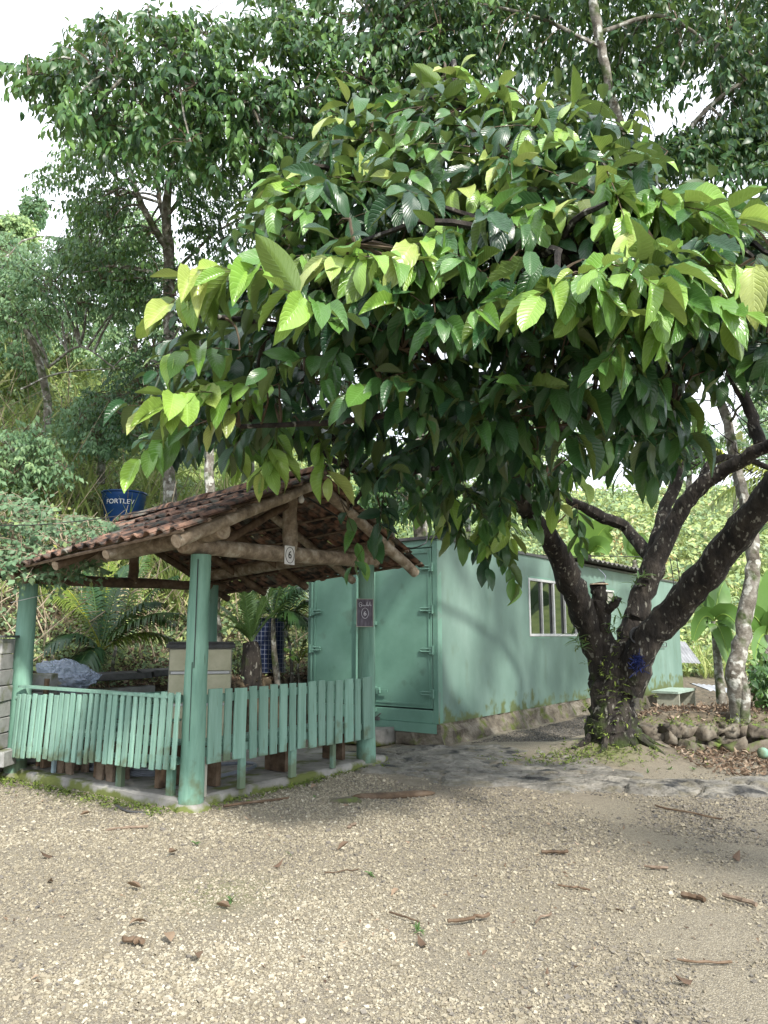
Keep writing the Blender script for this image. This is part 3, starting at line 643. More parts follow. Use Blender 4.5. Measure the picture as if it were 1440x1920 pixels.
mb = MB(); cc = c - e2v * .006; ringtube(mb, cc, e1v, EZ, .066, .084, .003); mb.build('circle', M['ink'], sg_, smooth=True)
text_obj('6', .115, c - e2v * .006, srot, M['ink'], sg_)
c = np.array(at(684, 1149, 9.28))
cbd = empty('chalkboard_sign', c, 'grey chalkboard with chalk script and a circled 6 on the right gazebo post', 'sign')
th = R(14); bx = np.array((math.cos(th), math.sin(th), 0)); bn = np.array((math.sin(th), -math.cos(th), 0)); brot = np.array([bx, EZ, bn]).T
mb = MB(); mb.box(c, (.205, .335, .016), brot); mb.build('board', M['board'], cbd, bevel=.003)
fr = MB()
for dx, dy, w_, h_ in ((0, .163, .21, .008), (0, -.163, .21, .008), (-.1, 0, .008, .33), (.1, 0, .008, .33)): fr.box(c + bx * dx + EZ * dy + bn * .009, (w_, h_, .004), brot)
fr.build('edging', M['greypaint'], cbd)
mb = MB(); ringtube(mb, c + bn * .012 - EZ * .005, bx, EZ, .042, .062, .0025); 
sp = [(-.075, .10), (-.06, .125), (-.04, .115), (-.045, .075), (-.065, .07), (-.07, .09), (-.052, .1), (-.04, .085), (-.03, .09), (-.024, .078), (-.015, .095), (-.008, .078), (0, .09), (.008, .078), (.016, .09), (.026, .13), (.024, .08), (.036, .095), (.045, .08), (.062, .135), (.06, .085), (.07, .095), (.076, .08)]
pts = smooth_path([c + bn * .012 + bx * p + EZ * q for p, q in sp], 3); mb.tube(pts, .0022, 5); mb.build('chalk_script', M['chalk'], cbd, smooth=True)
text_obj('6', .075, c + bn * .012 - EZ * .01, brot, M['chalk'], cbd)
bl = np.array(at(565, 936, 8.1)); lb = empty('light_bulb', bl, 'bare white light bulb hanging under the gazebo ridge', 'light bulb')
mb = MB(); zs = [-.045, -.04, -.025, 0, .02, .035, .05]; rs = [.004, .018, .03, .033, .026, .017, .015]; mb.tube([bl + EZ * z for z in zs], rs, 14); mb.build('glass_bulb', M['bulb'], lb, smooth=True)
mb = MB(); mb.tube([bl + EZ * .048, bl + EZ * .085], .018, 10); mb.tube([bl + EZ * .08, gz(SIDE / 2, -.2, 3.06)], .004, 5); mb.build('socket', M['white'], lb)
def cable(name, pts, r, mat, label, cat='cable', k=5, group=None):
    mb = MB(); mb.tube(smooth_path(pts, k), r, 6); o = mb.build(name, M[mat], smooth=True); tag(o, label, cat, group); return o
cable('cable', [gz(SIDE / 2, -.2, 3.05), gz(2.2, -.3, 2.78), gz(3.0, -.42, 2.62), gz(3.35, -.5, 2.70), kz(.2, .3, 3.0)], .009, 'black', 'black cable running from under the gazebo roof to the container roof')
cable('cable', [at(-60, 985, 8.0), at(100, 982, 8.2), at(300, 955, 8.6), gz(SIDE / 2 - .3, .3, 3.15)], .006, 'black', 'thin black cable sagging over the left end of the tiled roof')
cable('washing_line', [at(20, 1130, 8.7), at(80, 1116, 8.9), at(150, 1100, 10)], .004, 'white', 'thin white line tied to the left gazebo post', 'line')
cable('cable', [at(1000, 1040, 15), at(1060, 1043, 15.5), at(1160, 1043, 16), at(1240, 1046, 18)], .01, 'black', 'black cable stretched across the banana leaves above the container roof')
cable('cable', [at(1120, 1065, 15.8), at(1135, 1080, 15.7), at(1130, 1092, 15.7)], .008, 'wire', 'short grey cable dangling from the corrugated roof sheet over the wall')

# hoses on the slab, behind the slats
hp = []
for q in np.linspace(0, 5.5 * math.pi, 60):
    rr_ = .48 + .03 * math.sin(q * .7); hp.append(gz(.62 + rr_ * .7 * math.cos(q), 1.55 + rr_ * 1.35 * math.sin(q), .11 + .012 * (q / math.pi)))
mb = MB(); mb.tube(np.array(hp), .016, 6); o = mb.build('garden_hose', M['hose'], smooth=True); tag(o, 'coiled grey garden hose lying on the gazebo floor behind the slats', 'hose')
cable('pipe', [gz(.35, SIDE + .0, .14), gz(.35, 2.0, .12), gz(.4, 1.2, .12)], .022, 'hose', 'straight grey plastic pipe on the gazebo floor by the left post', 'pipe')
cable('hose_end', [gz(.35, .35, .125), gz(.9, .4, .125), gz(1.4, .5, .125), gz(1.55, .75, .125), gz(1.2, 1.0, .12)], .02, 'hose', 'loop of grey hose behind the wide boards on the gazebo floor', 'hose')
cable('pipe', [at(218, 1512, 7.35) * (1, 1, 0) + (0, 0, .01), at(240, 1530, 7.1) * (1, 1, 0) + (0, 0, .015), at(283, 1535, 7.05) * (1, 1, 0) + (0, 0, .01)], .010, 'dark', 'short dark hose piece half buried in the gravel by the front post', 'hose')
tagw = MB(); tagw.box(at(58, 1392, 8.75), (.05, .006, .075), jit=.006); o = tagw.build('white_tag', M['white']); tag(o, 'small white tag stuck on the left gazebo post', 'tag')

# ------------------------------------------------------------------ container house
H = empty('container_house', kz(0, 0, KB), 'long green container building with steel doors and a white framed window', 'container house')
# side wall with real openings, built from panels round the window (t 2.97-5.08) and hatch
W0, W1, WZ0, WZ1 = 2.97, 5.10, 1.52, 2.53
def wall_piece(t0, t1, z0, z1, nt=None, nzn=None):
    mb = MB(); nt = nt or max(1, int((t1 - t0) / .35)); nzn = nzn or max(1, int((z1 - z0) / .35)); V = []; 
    for i in range(nt + 1):
        for j in range(nzn + 1):
            t = t0 + (t1 - t0) * i / nt; z = z0 + (z1 - z0) * j / nzn
            edge = i in (0, nt) or j in (0, nzn); V.append(kz(t, 0, z) + np.array((KN[0], KN[1], 0)) * (0.012 * mnoise.noise(Vector((t * 1.3, z * 1.3, 0))) ))
    F = [(i * (nzn + 1) + j, (i + 1) * (nzn + 1) + j, (i + 1) * (nzn + 1) + j + 1, i * (nzn + 1) + j + 1) for i in range(nt) for j in range(nzn)]
    return V, F
S0, S1, SZ0, SZ1 = 6.0, 7.25, 2.12, 2.50
mb = MB()
for t0, t1, z0, z1 in ((0, W0, KB, KH), (W0, W1, KB, WZ0), (W0, W1, WZ1, KH), (W1, S0, KB, KH), (S0, S1, KB, SZ0), (S0, S1, SZ1, KH), (S1, KL, KB - .17, KH)):
    mb.add(*wall_piece(t0, t1, z0, z1))
mb.build('side_wall', M['wall'], H, smooth=True)
mb = MB()
mb.box(kz(KL / 2, KW - .03, (KB + KH) / 2), (KL, .05, KH - KB), KROT); mb.box(kz(KL - .03, KW / 2, (KB + KH) / 2), (.05, KW - .1, KH - KB), KROT)
for tt, ww in ((W0, 0), (W1, 0), (S0, 0), (S1, 0)): pass
mb.build('rear_wall', M['wall'], H)
mb = MB()                                   # reveals and dark interior
for t0, t1, z0, z1 in ((W0, W1, WZ0, WZ1), (S0, S1, SZ0, SZ1)):
    mb.box(kz((t0 + t1) / 2, .2, z1 + .018), (t1 - t0 + .06, .4, .035), KROT); mb.box(kz((t0 + t1) / 2, .2, z0 - .018), (t1 - t0 + .06, .4, .035), KROT)
    mb.box(kz(t0 - .018, .2, (z0 + z1) / 2), (.035, .4, z1 - z0), KROT); mb.box(kz(t1 + .018, .2, (z0 + z1) / 2), (.035, .4, z1 - z0), KROT)
mb.build('window_reveal', M['doorgreen'], H)
mb = MB(); mb.box(kz(KL / 2, KW / 2, KH + .02), (KL + .06, KW + .06, .045), KROT); mb.build('flat_roof', M['dark'], H)
mb = MB(); mb.box(kz(KL / 2, KW / 2, KB + .03), (KL - .1, KW - .1, .06), KROT); mb.build('floor', M['dark'], H)
# main window: frame, mullions, panes
win = MB(); fw = .045
zc, hc, tc_, wc = (WZ0 + WZ1) / 2, WZ1 - WZ0, (W0 + W1) / 2, W1 - W0
for z in (WZ0 + fw / 2, WZ1 - fw / 2): win.box(kz(tc_, .02, z), (wc, .07, fw), KROT)
for t in (W0 + fw / 2, W1 - fw / 2): win.box(kz(t, .02, zc), (fw, .068, hc - 2 * fw), KROT)
wo_ = win.build('window', M['aluminium'], H, bevel=.003)
def sub(mbx, name, mat, par, **k):
    o = mbx.build(name, M[mat], None, **k); o.parent = par; return o
nP = 4; pw = (wc - 2 * fw) / nP
for i in range(nP):
    t0 = W0 + fw + i * pw; b = MB(); b.box(kz(t0 + pw / 2, .03 + (.012 if i in (1, 2) else 0), zc), (pw - .02, .008, hc - 2 * fw - .004), KROT); sub(b, 'pane', 'glass', wo_)
    if i: b = MB(); b.box(kz(t0, .012, zc), (.035 if i != 2 else .06, .04, hc - 2 * fw - .002), KROT); sub(b, 'mullion', 'aluminium', wo_, bevel=.002)
w2 = MB()
for z in (SZ0 + .02, SZ1 - .02): w2.box(kz((S0 + S1) / 2, .02, z), (S1 - S0, .05, .035), KROT)
for t in (S0 + .02, (S0 + S1) / 2, S1 - .02): w2.box(kz(t, .02, (SZ0 + SZ1) / 2), (.035, .048, SZ1 - SZ0 - .07), KROT)
w2o = w2.build('window', M['aluminium'], H)
for i in range(2):
    b = MB(); b.box(kz(S0 + .33 + i * .6, .03, (SZ0 + SZ1) / 2), (.55, .008, .3), KROT); sub(b, 'pane', 'greypaint', w2o)
# white louvre panel right of the window
lv = MB(); LT0, LT1, LZ0, LZ1 = 5.16, 5.52, 1.95, 2.52
for t in (LT0, LT1): lv.box(kz(t, -.03, (LZ0 + LZ1) / 2), (.03, .05, LZ1 - LZ0), KROT)
for z in (LZ0, LZ1): lv.box(kz((LT0 + LT1) / 2, -.03, z), (LT1 - LT0 + .03, .05, .03), KROT)
lvo = lv.build('louvre_shutter', M['aluminium'], H)
for k in range(6):
    b = MB(); b.box(kz((LT0 + LT1) / 2, -.035, LZ0 + .055 + k * .085), (LT1 - LT0 - .03, .012, .055), KROT @ np.array([[1, 0, 0], [0, .85, -.5], [0, .5, .85]])); sub(b, 'louvre', 'aluminium', lvo)
b = MB(); b.box(kz(5.72, -.02, 1.9), (.3, .03, 1.25), KROT); b.build('green_shutter', M['doorgreen'], H)
# corrugated sheet lying on the roof edge at the far end
cs_ = MB(); nn = 60; V = []
for i in range(nn + 1):
    t = 5.2 + 4.1 * i / nn; z = KH + .10 + .028 * math.cos(i * math.pi / 2 * 1.0)
    for w_ in (-.28, 1.6): V.append(kz(t, w_, z + (.0 if w_ < 0 else .12) - .012 * (t - 5) * 0))
    for w_ in (-.28, 1.6): V.append(kz(t, w_, z - .012 + (.0 if w_ < 0 else .12)))
F = []
for i in range(nn): q = 4 * i; F += [(q, q + 4, q + 5, q + 1), (q + 2, q + 3, q + 7, q + 6), (q, q + 2, q + 6, q + 4)]
cs_.add(V, F); cso = cs_.build('corrugated_sheet', M['fibre'], smooth=True); tag(cso, 'grey corrugated sheet lying over the far roof edge of the green container', 'roof sheet')
# end face with doors
def dk(w, out, z): return kz(-out, w, z)
DR = np.array([[KN[0], -KT[0], 0], [KN[1], -KT[1], 0], [0, 0, 1]])   # x along the face to the left, y outward
fr = MB()
fr.box(dk(.045, -.06, (KB + KH) / 2), (.09, .12, KH - KB), DR); fr.box(dk(KW - .045, -.06, (KB + KH) / 2), (.09, .12, KH - KB), DR)
fr.box(dk(KW / 2, -.06, KH - .06), (KW - .18, .12, .12), DR); fr.box(dk(KW / 2, -.06, KB + .09), (KW - .18, .12, .18), DR)
fr.build('door_frame', M['doorgreen'], H, bevel=.008)
for i, (w0, w1) in enumerate(((.10, 1.215), (1.225, KW - .10))):
    d = MB(); d.box(dk((w0 + w1) / 2, -.03, (KB + .20 + KH - .13) / 2), (w1 - w0, .05, KH - KB - .33), DR); do = d.build('door', M['doorgreen'], H, bevel=.006)
    e = MB(); zc_ = (KB + .20 + KH - .13) / 2; hh = KH - KB - .40
    for ww in (w0 + .05, w1 - .05): e.box(dk(ww, .001, zc_), (.022, .012, hh), DR)
    e.box(dk((w0 + w1) / 2, .001, KH - .19), (w1 - w0 - .1, .012, .022), DR); e.box(dk((w0 + w1) / 2, .001, KB + .26), (w1 - w0 - .1, .012, .022), DR)
    sub(e, 'door_seal', 'doorgreen', do)
    hw = w0 - .02 if i == 0 else w1 + .02; sgn = 1 if i == 0 else -1
    for zf in (.13, .38, .62, .87):
        z = KB + .08 + (KH - KB - .2) * zf + .02; h_ = MB(); h_.box(dk(hw + sgn * .02, .012, z), (.07, .03, .11), DR)
        for dz in (-.022, .022): h_.tube([dk(hw, .02, z + dz), dk(hw + sgn * .18, .02, z + dz), dk(hw + sgn * .205, .02, z + dz * .6)], .011, 6)
        h_.tube([dk(hw - sgn * .01, .03, z - .065), dk(hw - sgn * .01, .03, z + .065)], .014, 8)
        sub(h_, 'hinge', 'doorgreen', do)
    rod = w1 - .12 if i == 0 else w0 + .2
    r_ = MB(); r_.tube([dk(rod, .035, KB + .1), dk(rod, .035, KH - .06)], .016, 8)
    for z in (KB + .14, KB + .45, KB + 1.4, KH - .12): r_.box(dk(rod, .03, z), (.07, .05, .05), DR)
    sub(r_, 'locking_rod', 'doorgreen', do, smooth=True)
    if i == 0:
        hn = MB(); hn.box(dk(rod - .12, .045, KB + .42), (.26, .016, .03), DR); hn.box(dk(rod - .08, .04, KB + .42), (.05, .04, .09), DR); hn.tube([dk(rod - .12, .06, KB + .39), dk(rod - .12, .06, KB + .44)], .016, 8); sub(hn, 'handle', 'doorgreen', do)
        hn = MB(); hn.box(dk(rod - .02, .04, KB + .02), (.16, .03, .05), DR); hn.tube([dk(rod - .02, .05, KB + .02), dk(rod - .14, .06, KB + .1)], .01, 6); sub(hn, 'handle', 'dark', do)
# raised plinth of rough plaster, in irregular lumps
def rough_box(c, size, rot, mat, name, parent, amp=.03, n=3, seed=0, shape=.5):
    bm = bmesh.new(); bmesh.ops.create_cube(bm, size=1); bmesh.ops.subdivide_edges(bm, edges=bm.edges[:], cuts=n, use_grid_fill=True)
    A = np.array(rot) if rot is not None else np.eye(3); s = np.array(size)
    for v in bm.verts:
        p = np.array(v.co); r = p / max(np.linalg.norm(p), 1e-6) * .62; p = p * (1 - shape) + r * shape; p = p * s
        q = A @ p + np.array(c); d = mnoise.noise_vector(Vector(q * 4 + seed)) * amp + mnoise.noise_vector(Vector(q * 11 + seed)) * amp * .5; v.co = Vector(q) + d
    me = bpy.data.meshes.new(name); bm.to_mesh(me); bm.free(); me.polygons.foreach_set('use_smooth', [True] * len(me.polygons))
    return link(name, me, mat, parent)
pl = MB()
V = []; nt = 110
for i in range(nt + 1):
    t = -.02 + (KL + .1) * i / nt
    far_ = .12 * sst(np.array((t - 10.5) / 1.5)).item() if t > 10 else 0
    for j, (w_, z) in enumerate(((-.0, KB + .0 - (.17 if t > S1 else 0)), (-.02 - far_, KB - .03 - (.17 if t > S1 else 0)), (-.045 - far_, .2 - (.17 if t > S1 else 0)), (-.07 - far_ * 1.5, .08), (-.13 - far_ * 2, -.06))):
        q = kz(t, w_, z); d = mnoise.noise(Vector((t * 3.5, z * 9, 1))) * .07 + mnoise.noise(Vector((t * 9, z * 20, 2))) * .045
        q = q - np.array((KN[0], KN[1], 0)) * d; q[2] += (d * .3 if j in (1, 2) else 0) + (.04 * (j == 1) * mnoise.noise(Vector((t * 2, 0, 5))) if t > 2 else 0) + (ZG(q[0], q[1]) if j >= 3 else 0); V.append(q)
F = [(i * 5 + j, (i + 1) * 5 + j, (i + 1) * 5 + j + 1, i * 5 + j + 1) for i in range(nt) for j in range(4)]
V += [V[j] + np.array((KN[0], KN[1], 0)) * .5 for j in range(5)]; n0 = len(V) - 5; F += [(n0 + j, j, j + 1, n0 + j + 1) for j in range(4)]
pl.add(V, F); pl.build('plinth', M['plinth'], H, smooth=True)
for i, (w0, w1, z0, z1, out) in enumerate(((.02, .16, .0, .2, -.02), (.18, .9, .0, .18, -.03), (.95, 1.7, 0, .18, 0), (1.72, 2.4, 0, .18, 0))):
    rough_box(dk((w0 + w1) / 2, out - .15, (z0 + z1) / 2), (w1 - w0, .34, z1 - z0), DR, M['plinth'], 'footing_stone', H, amp=.02, shape=.12)
b = MB(); b.box(dk(.62, -.02, .255), (1.2, .1, .13), DR); b.build('sill_board', M['doorgreen'], H)
o = rough_box(dk(1.15, .22, .12), (.85, .45, .22), DR, M['concrete'], 'door_step', None, amp=.02, shape=.05); tag(o, 'worn grey concrete step in front of the green container doors', 'step')
# wall mounted wire rack
rk = MB(); rc = kz(10.1, -.06, 0)
zt_ = 2.05
pts = []
for k in range(9):
    z = zt_ - k * .1; pts += [kz(9.7 if k % 2 else 10.7, -.06, z), kz(10.7 if k % 2 else 9.7, -.06, z)]
rk.tube(np.array(pts), .012, 5); o = rk.build('wire_rack', M['dark'], smooth=False); tag(o, 'zigzag dark wire rack fixed to the green wall right of the trunk', 'rack')
# small bench against the far wall
bt = 9.75; be = empty('low_table', kz(bt, -.5, .1), 'low weathered table standing against the far end of the green wall', 'table')
z0 = ZG(*kz(bt, -.5, 0)[:2]); b = MB(); b.box(kz(bt, -.45, z0 + .52), (1.5, .6, .05), KROT); b.build('table_top', surf('pale_green_wood', [(.2, .27, .22), (.34, .42, .36)], scale=10), be)
for e in (-1, 1):
    b = MB(); b.box(kz(bt + e * .66, -.5, z0 + .24), (.05, .5, .5), KROT); b.build('leg', surf('grey_old_board', [(.25, .25, .2), (.4, .4, .33)], scale=10), be)
# sheets at the right
def corr_sheet(c, ux, uy, w_, h_, nwave, amp, mat, label, name='corrugated_sheet'):
    ux = np.array(ux) / np.linalg.norm(ux); uy = np.array(uy) / np.linalg.norm(uy); nn_ = np.cross(ux, uy); V = []; n = nwave * 4
    for i in range(n + 1):
        q = (i / n - .5) * w_; zz = amp * math.cos(2 * math.pi * i / 4)
        for yv in (-.5, .5):
            for th in (0, -.006): V.append(np.array(c) + ux * q + uy * yv * h_ + nn_ * (zz + th))
    F = []
    for i in range(n): a = 4 * i; F += [(a, a + 4, a + 6, a + 2), (a + 1, a + 3, a + 7, a + 5), (a, a + 1, a + 5, a + 4), (a + 2, a + 6, a + 7, a + 3)]
    mb = MB(); mb.add(V, F); o = mb.build(name, M[mat], smooth=True); tag(o, label, 'roof sheet'); return o
p = at(1274, 1222, 21.8); corr_sheet(p, (1, .2, -.05), (-.35, .5, .8), .8, .75, 8, .02, 'zinc', 'white corrugated sheet leaning beyond the far corner of the green building')
p = at(1338, 1290, 19.0); corr_sheet(p, (1, .3, -.1), (-.2, 1, .15), .9, .8, 6, .015, 'zinc', 'pale sheet lying on the dirt path between the building and the banana stem')
# leftmost block stack
bs = empty('block_pillar', at(5, 1460, 8.6) * (1, 1, 0), 'stack of grey concrete blocks at the left edge beside the gazebo', 'block pillar')
bxp = at(-22, 1300, 8.6)[0]
for k in range(8):
    z = .10 + .17 * k + .085 + .05; mb = MB(); dx = rng.normal() * .008; w_ = .36 if k else .5
    mb.box((bxp + dx + (.04 if k == 0 else 0), 8.62, z), (w_, .3, .162), jit=.004); mb.build('block', M['block'], bs, bevel=.006)
for k in range(5):
    mb = MB(); mb.box((bxp + .26, 9.25, .1 + .2 * k + .1), (.36, .2, .19), jit=.004); mb.build('block', M['block'], bs, bevel=.006)
mb = MB(); mb.box((bxp - .02, 8.62, 1.53), (.46, .36, .025)); mb.build('cap_slab', M['dark'], bs)
mb = MB(); mb.tube([(bxp + .42, 9.0, -.1), (bxp + .44, 9.05, 1.05)], .03, 7); o = mb.build('rusty_stake', M['darkwood'], smooth=True); tag(o, 'thin rusty stake standing between the block stack and the left gazebo post', 'stake')
# retaining wall behind the gazebo
rw = empty('retaining_wall', gz(0, 3.15, 0), 'low grey block wall holding the bank behind the gazebo', 'wall')
for row in range(4):
    for k in range(9):
        ac = -1.6 + k * .41 + (.2 if row % 2 else 0)
        mb = MB(); mb.box(gz(ac, 3.16 + rng.normal() * .006, .05 + row * .205 + .1), (.4, .15, .195), GROT, jit=.004); mb.build('block', M['block'], rw, bevel=.005)
mb = MB(); 
for k in range(3):
    a0 = -.3 + k * 1.15; V = []
    for aa in (a0, a0 + 1.1):
        for ss, zz in ((3.0, .95), (3.02, 1.02), (3.12, 1.0), (3.2, .93), (3.3, 1.0), (3.38, 1.03), (3.4, .96)): V.append(gz(aa, ss, zz + .02 * k))
    g_ = MB(); g_.add(V, [(i, i + 1, 8 + i, 7 + i) for i in range(6)]); o = g_.build('gutter_piece', M['dark'] if k else M['greypaint'])
    tag(o, ['pale grey gutter length lying on the wall under the plastic bag', 'dark grey gutter length on the wall below the palm stems', 'dark gutter length on the wall beside the cream cabinet'][k], 'gutter')
    sm = o.modifiers.new('s', 'SOLIDIFY'); sm.thickness = .01
# crumpled clear plastic
bm = bmesh.new(); bmesh.ops.create_icosphere(bm, subdivisions=5, radius=1)
pc = at(128, 1268, 9.75)
for v in bm.verts:
    q = v.co.copy(); x = q.x; s_ = (1 + .35 * mnoise.noise(q * 1.6 + Vector((3, 1, 0))) + .20 * abs(mnoise.noise(q * 4)) + .12 * abs(mnoise.noise(q * 9)))
    hgt = .20 * (1.15 - .5 * (x + .4)); v.co = Vector((pc[0] + q.x * .36 * s_, pc[1] + q.y * .2 * s_, pc[2] - .02 + q.z * hgt * s_))
me = bpy.data.meshes.new('plastic_bag'); bm.to_mesh(me); bm.free()
o = link('plastic_bag', me, M['plastic']); tag(o, 'crumpled clear plastic sheeting on the low wall beside the left gazebo post', 'plastic bag')
# blue tank
tp = at(232, 948, 15.5); tk = empty('water_tank', tp, 'blue round plastic water tank on the bank above the gazebo roof', 'water tank')
mb = MB(); mb.tube([tp + EZ * z for z in (-.55, -.5, -.1, -.08, .1, .12, .22)], [.30, .34, .385, .40, .41, .425, .43], 32, cap=False); mb.build('body', M['tank'], tk, smooth=True)
mb = MB(); mb.tube([tp + EZ * .215, tp + EZ * .235, tp + EZ * .26, tp + EZ * .25], [.43, .455, .45, .30], 32); mb.build('rim', M['tank'], tk, smooth=True)
me_ = MB(); V = []; 
lab = text_obj('FORTLEV', .135, (0, 0, 0), np.eye(3), M['white'], None)
for v in lab.data.vertices:
    th_ = v.co.x / .41 * 1.05 + .12; rr_ = .408 + .006 + v.co.z; y_ = v.co.y + .02
    v.co = Vector((tp[0] + rr_ * math.sin(th_), tp[1] - rr_ * math.cos(th_), tp[2] + y_))
lab.parent = tk; lab.matrix_parent_inverse = Matrix.Translation(-Vector(tk.location))
# blue mesh drum
dp = at(505, 1205, 13.6); dm_ = empty('mesh_guard', dp, 'dark blue drum behind a wire mesh guard beside the fern stump', 'mesh guard')
mb = MB(); mb.tube([dp + EZ * z for z in (-.5, .42)], [.26, .26], 24); mb.build('drum', M['darkblue'], dm_, smooth=True)
mb = MB()
for k in range(26):
    q = 2 * math.pi * k / 26; mb.tube([dp + np.array((.29 * math.cos(q), .29 * math.sin(q), -.5)), dp + np.array((.29 * math.cos(q), .29 * math.sin(q), .5))], .0035, 4)
for k in range(14): ringtube(mb, dp + EZ * (-.5 + k * .077), np.array((1., 0, 0)), np.array((0, 1., 0)), .29, .29, .0035, 26)
mb.build('wire_mesh', M['wire'], dm_)
# stone wall at the right
st = empty('stone_wall', (4, 10.6, 0), 'low mossy dry stone edge between the big tree and the pale trunk', 'stone wall')
for k in range(46):
    t = rng.uniform(0, 1); row = rng.integers(0, 3); sx_ = rng.choice([.14, .2, .3, .42]) * rng.uniform(.8, 1.2)
    x = 3.25 + 2.2 * (k % 16) / 16 + rng.normal() * .05; y = 10.45 + .05 * (x - 3) + .12 * row * 1.0 + rng.normal() * .04; z = .05 + .11 * (k // 16) 
    rot = Matrix.Rotation(rng.uniform(-.5, .5), 3, 'Z') @ Matrix.Rotation(rng.uniform(-.35, .35), 3, 'Y')
    rough_box((x, y + .08 * (k // 16), z), (sx_, .22, rng.uniform(.08, .19)), np.array(rot), M['stone'], 'stone', st, amp=.075, seed=k * 3.1, shape=.15, n=2)

# ------------------------------------------------------------------ vegetation
def leaf_template(ny=5, nx=4, fold=.18, droop=.25, wave=.02, wid=.48, seed=0, tip=1.6):
    """broad leaf: x across (-.5..), y along 0..1, folded along the midrib and drooping"""
    r_ = np.random.default_rng(seed); V = []; UV = []
    for j in range(ny + 1):
        y = j / ny; w = wid * (max(0, math.sin(math.pi * min(.999, y * .94 + .03) ** .95)) ** .72) * (1 if y < .97 else .3)
        if j == 0: w = .015
        for i in range(nx + 1):
            x = (i / nx - .5) * 2; z = fold * abs(x) * w - droop * y * y + wave * math.sin(y * 22 + i * 2) * abs(x) + r_.normal() * wave * .35
            V.append((x * w * .5, y - .12 * droop * y * y, z)); UV.append((i / nx, y))
    F = [(j * (nx + 1) + i, j * (nx + 1) + i + 1, (j + 1) * (nx + 1) + i + 1, (j + 1) * (nx + 1) + i) for j in range(ny) for i in range(nx)]
    return np.array(V), np.array(F), np.array(UV)
def poly_samples(poly, n):
    P = np.array(poly, float); lo, hi = P.min(0), P.max(0); out = np.zeros((0, 2))
    while len(out) < n:
        q = rng.uniform(lo, hi, (n * 2, 2)); q = q[inpoly(q[:, 0], q[:, 1], poly)]; out = np.vstack([out, q])
    return out[:n]
def atv(u, v, Y):
    b = (960 - v) / FPX; dx, dy, dz = (u - 720) / FPX, CP - SP * b, SP + CP * b; k = Y / dy
    return np.stack([dx * k, Y, CAM_H + dz * k], 1)

def twig_leaves(C, O, Ltw, nl, size, youth, droop=.25):
    """for every twig (centre C, direction O, length Ltw) nl leaves; returns pos, axis, normal, size, tint, twig polylines"""
    n = len(C); T = np.linspace(.12, 1, nl); O = O / np.linalg.norm(O, axis=1)[:, None]
    start = C - O * (Ltw / 2)[:, None]; side = np.cross(O, np.array((0, 0, 1.))); side /= np.linalg.norm(side, axis=1)[:, None] + 1e-6
    P, A, Nn, S, Ti = [], [], [], [], []
    for k, t in enumerate(T):
        p = start + O * (Ltw * t)[:, None]; p[:, 2] -= droop * Ltw * t * t
        sg = np.where((np.arange(n) + k) % 2 == 0, 1., -1.)
        last = t > .93
        a = O * (.45 + .8 * last) + side * (sg * (.75 - .6 * last))[:, None] + rng.normal(size=(n, 3)) * .28; a[:, 2] -= rng.uniform(.25, 1.25, n)
        nn = np.array((0, -.55, .9)) + rng.normal(size=(n, 3)) * .38 + side * (sg * .3)[:, None]
        P.append(p); A.append(a); Nn.append(nn); S.append(size * np.clip(rng.normal(.92, .2, n), .4, 1.3) * (1 - .25 * last)); Ti.append(np.clip(youth * (.55 + .6 * t) + rng.normal(size=n) * .08, 0, 1))
    return np.vstack(P), np.vstack(A), np.vstack(Nn), np.concatenate(S), np.concatenate(Ti), start, O, side
def twig_mesh(start, O, L_, droop, r, name, mat, parent, r1=.3):
    n = len(start); m = 4; V = []; F = []
    side = np.cross(O, np.array((0, 0, 1.))); side /= np.linalg.norm(side, axis=1)[:, None] + 1e-6; up = np.cross(side, O)
    Vs = np.zeros((n, m + 1, 3, 3))
    for j in range(m + 1):
        t = j / m; p = start + O * (L_ * t)[:, None]; p[:, 2] -= droop * L_ * t * t; rr = r * (1 - (1 - r1) * t)
        for q in range(3): th = 2 * math.pi * q / 3; Vs[:, j, q] = p + (side * math.cos(th) + up * math.sin(th)) * rr
    base = [(j * 3 + q, j * 3 + (q + 1) % 3, (j + 1) * 3 + (q + 1) % 3, (j + 1) * 3 + q) for j in range(m) for q in range(3)]
    F = np.array(base)[None] + (np.arange(n) * 3 * (m + 1))[:, None, None]
    o = link(name, np_mesh(name, Vs.reshape(-1, 3), F.reshape(-1, 4), M[mat], True), None, parent); o['kind'] = 'stuff'; return o

# ---- the big broad-leaved tree
tb = np.array((2.98, 10.35, .12))
T = empty('broadleaf_tree', tb, 'big broad-leaved tree with mossy forked trunk and low spreading crown of large leaves', 'tree')
def limb(pts, name='limb', mat='bark', parent=T, k=5, jit=.09, n=12):
    """pts: rows (u, v, depth, radius)"""
    Q = np.array([list(at(*p[:3])) + [p[3]] for p in pts]); Q = smooth_path(Q, k)
    Q[:, 3] *= .84; Q[:, :3] += rng.normal(size=(len(Q), 3)) * np.minimum(Q[:, 3:4] * .12, .011)
    mb = MB(); mb.tube(Q[:, :3], Q[:, 3], n, jit=jit); mb.build(name, M[mat], parent, smooth=True); return Q
LIMBS = []
def L_(*a, **k): q = limb(*a, **k); LIMBS.append(q); return q
limb([(1150, 1430, 10.3, .52), (1148, 1385, 10.3, .42), (1147, 1340, 10.3, .34), (1145, 1290, 10.35, .32), (1150, 1240, 10.35, .34), (1150, 1200, 10.35, .26)], 'trunk', n=20, jit=.13)
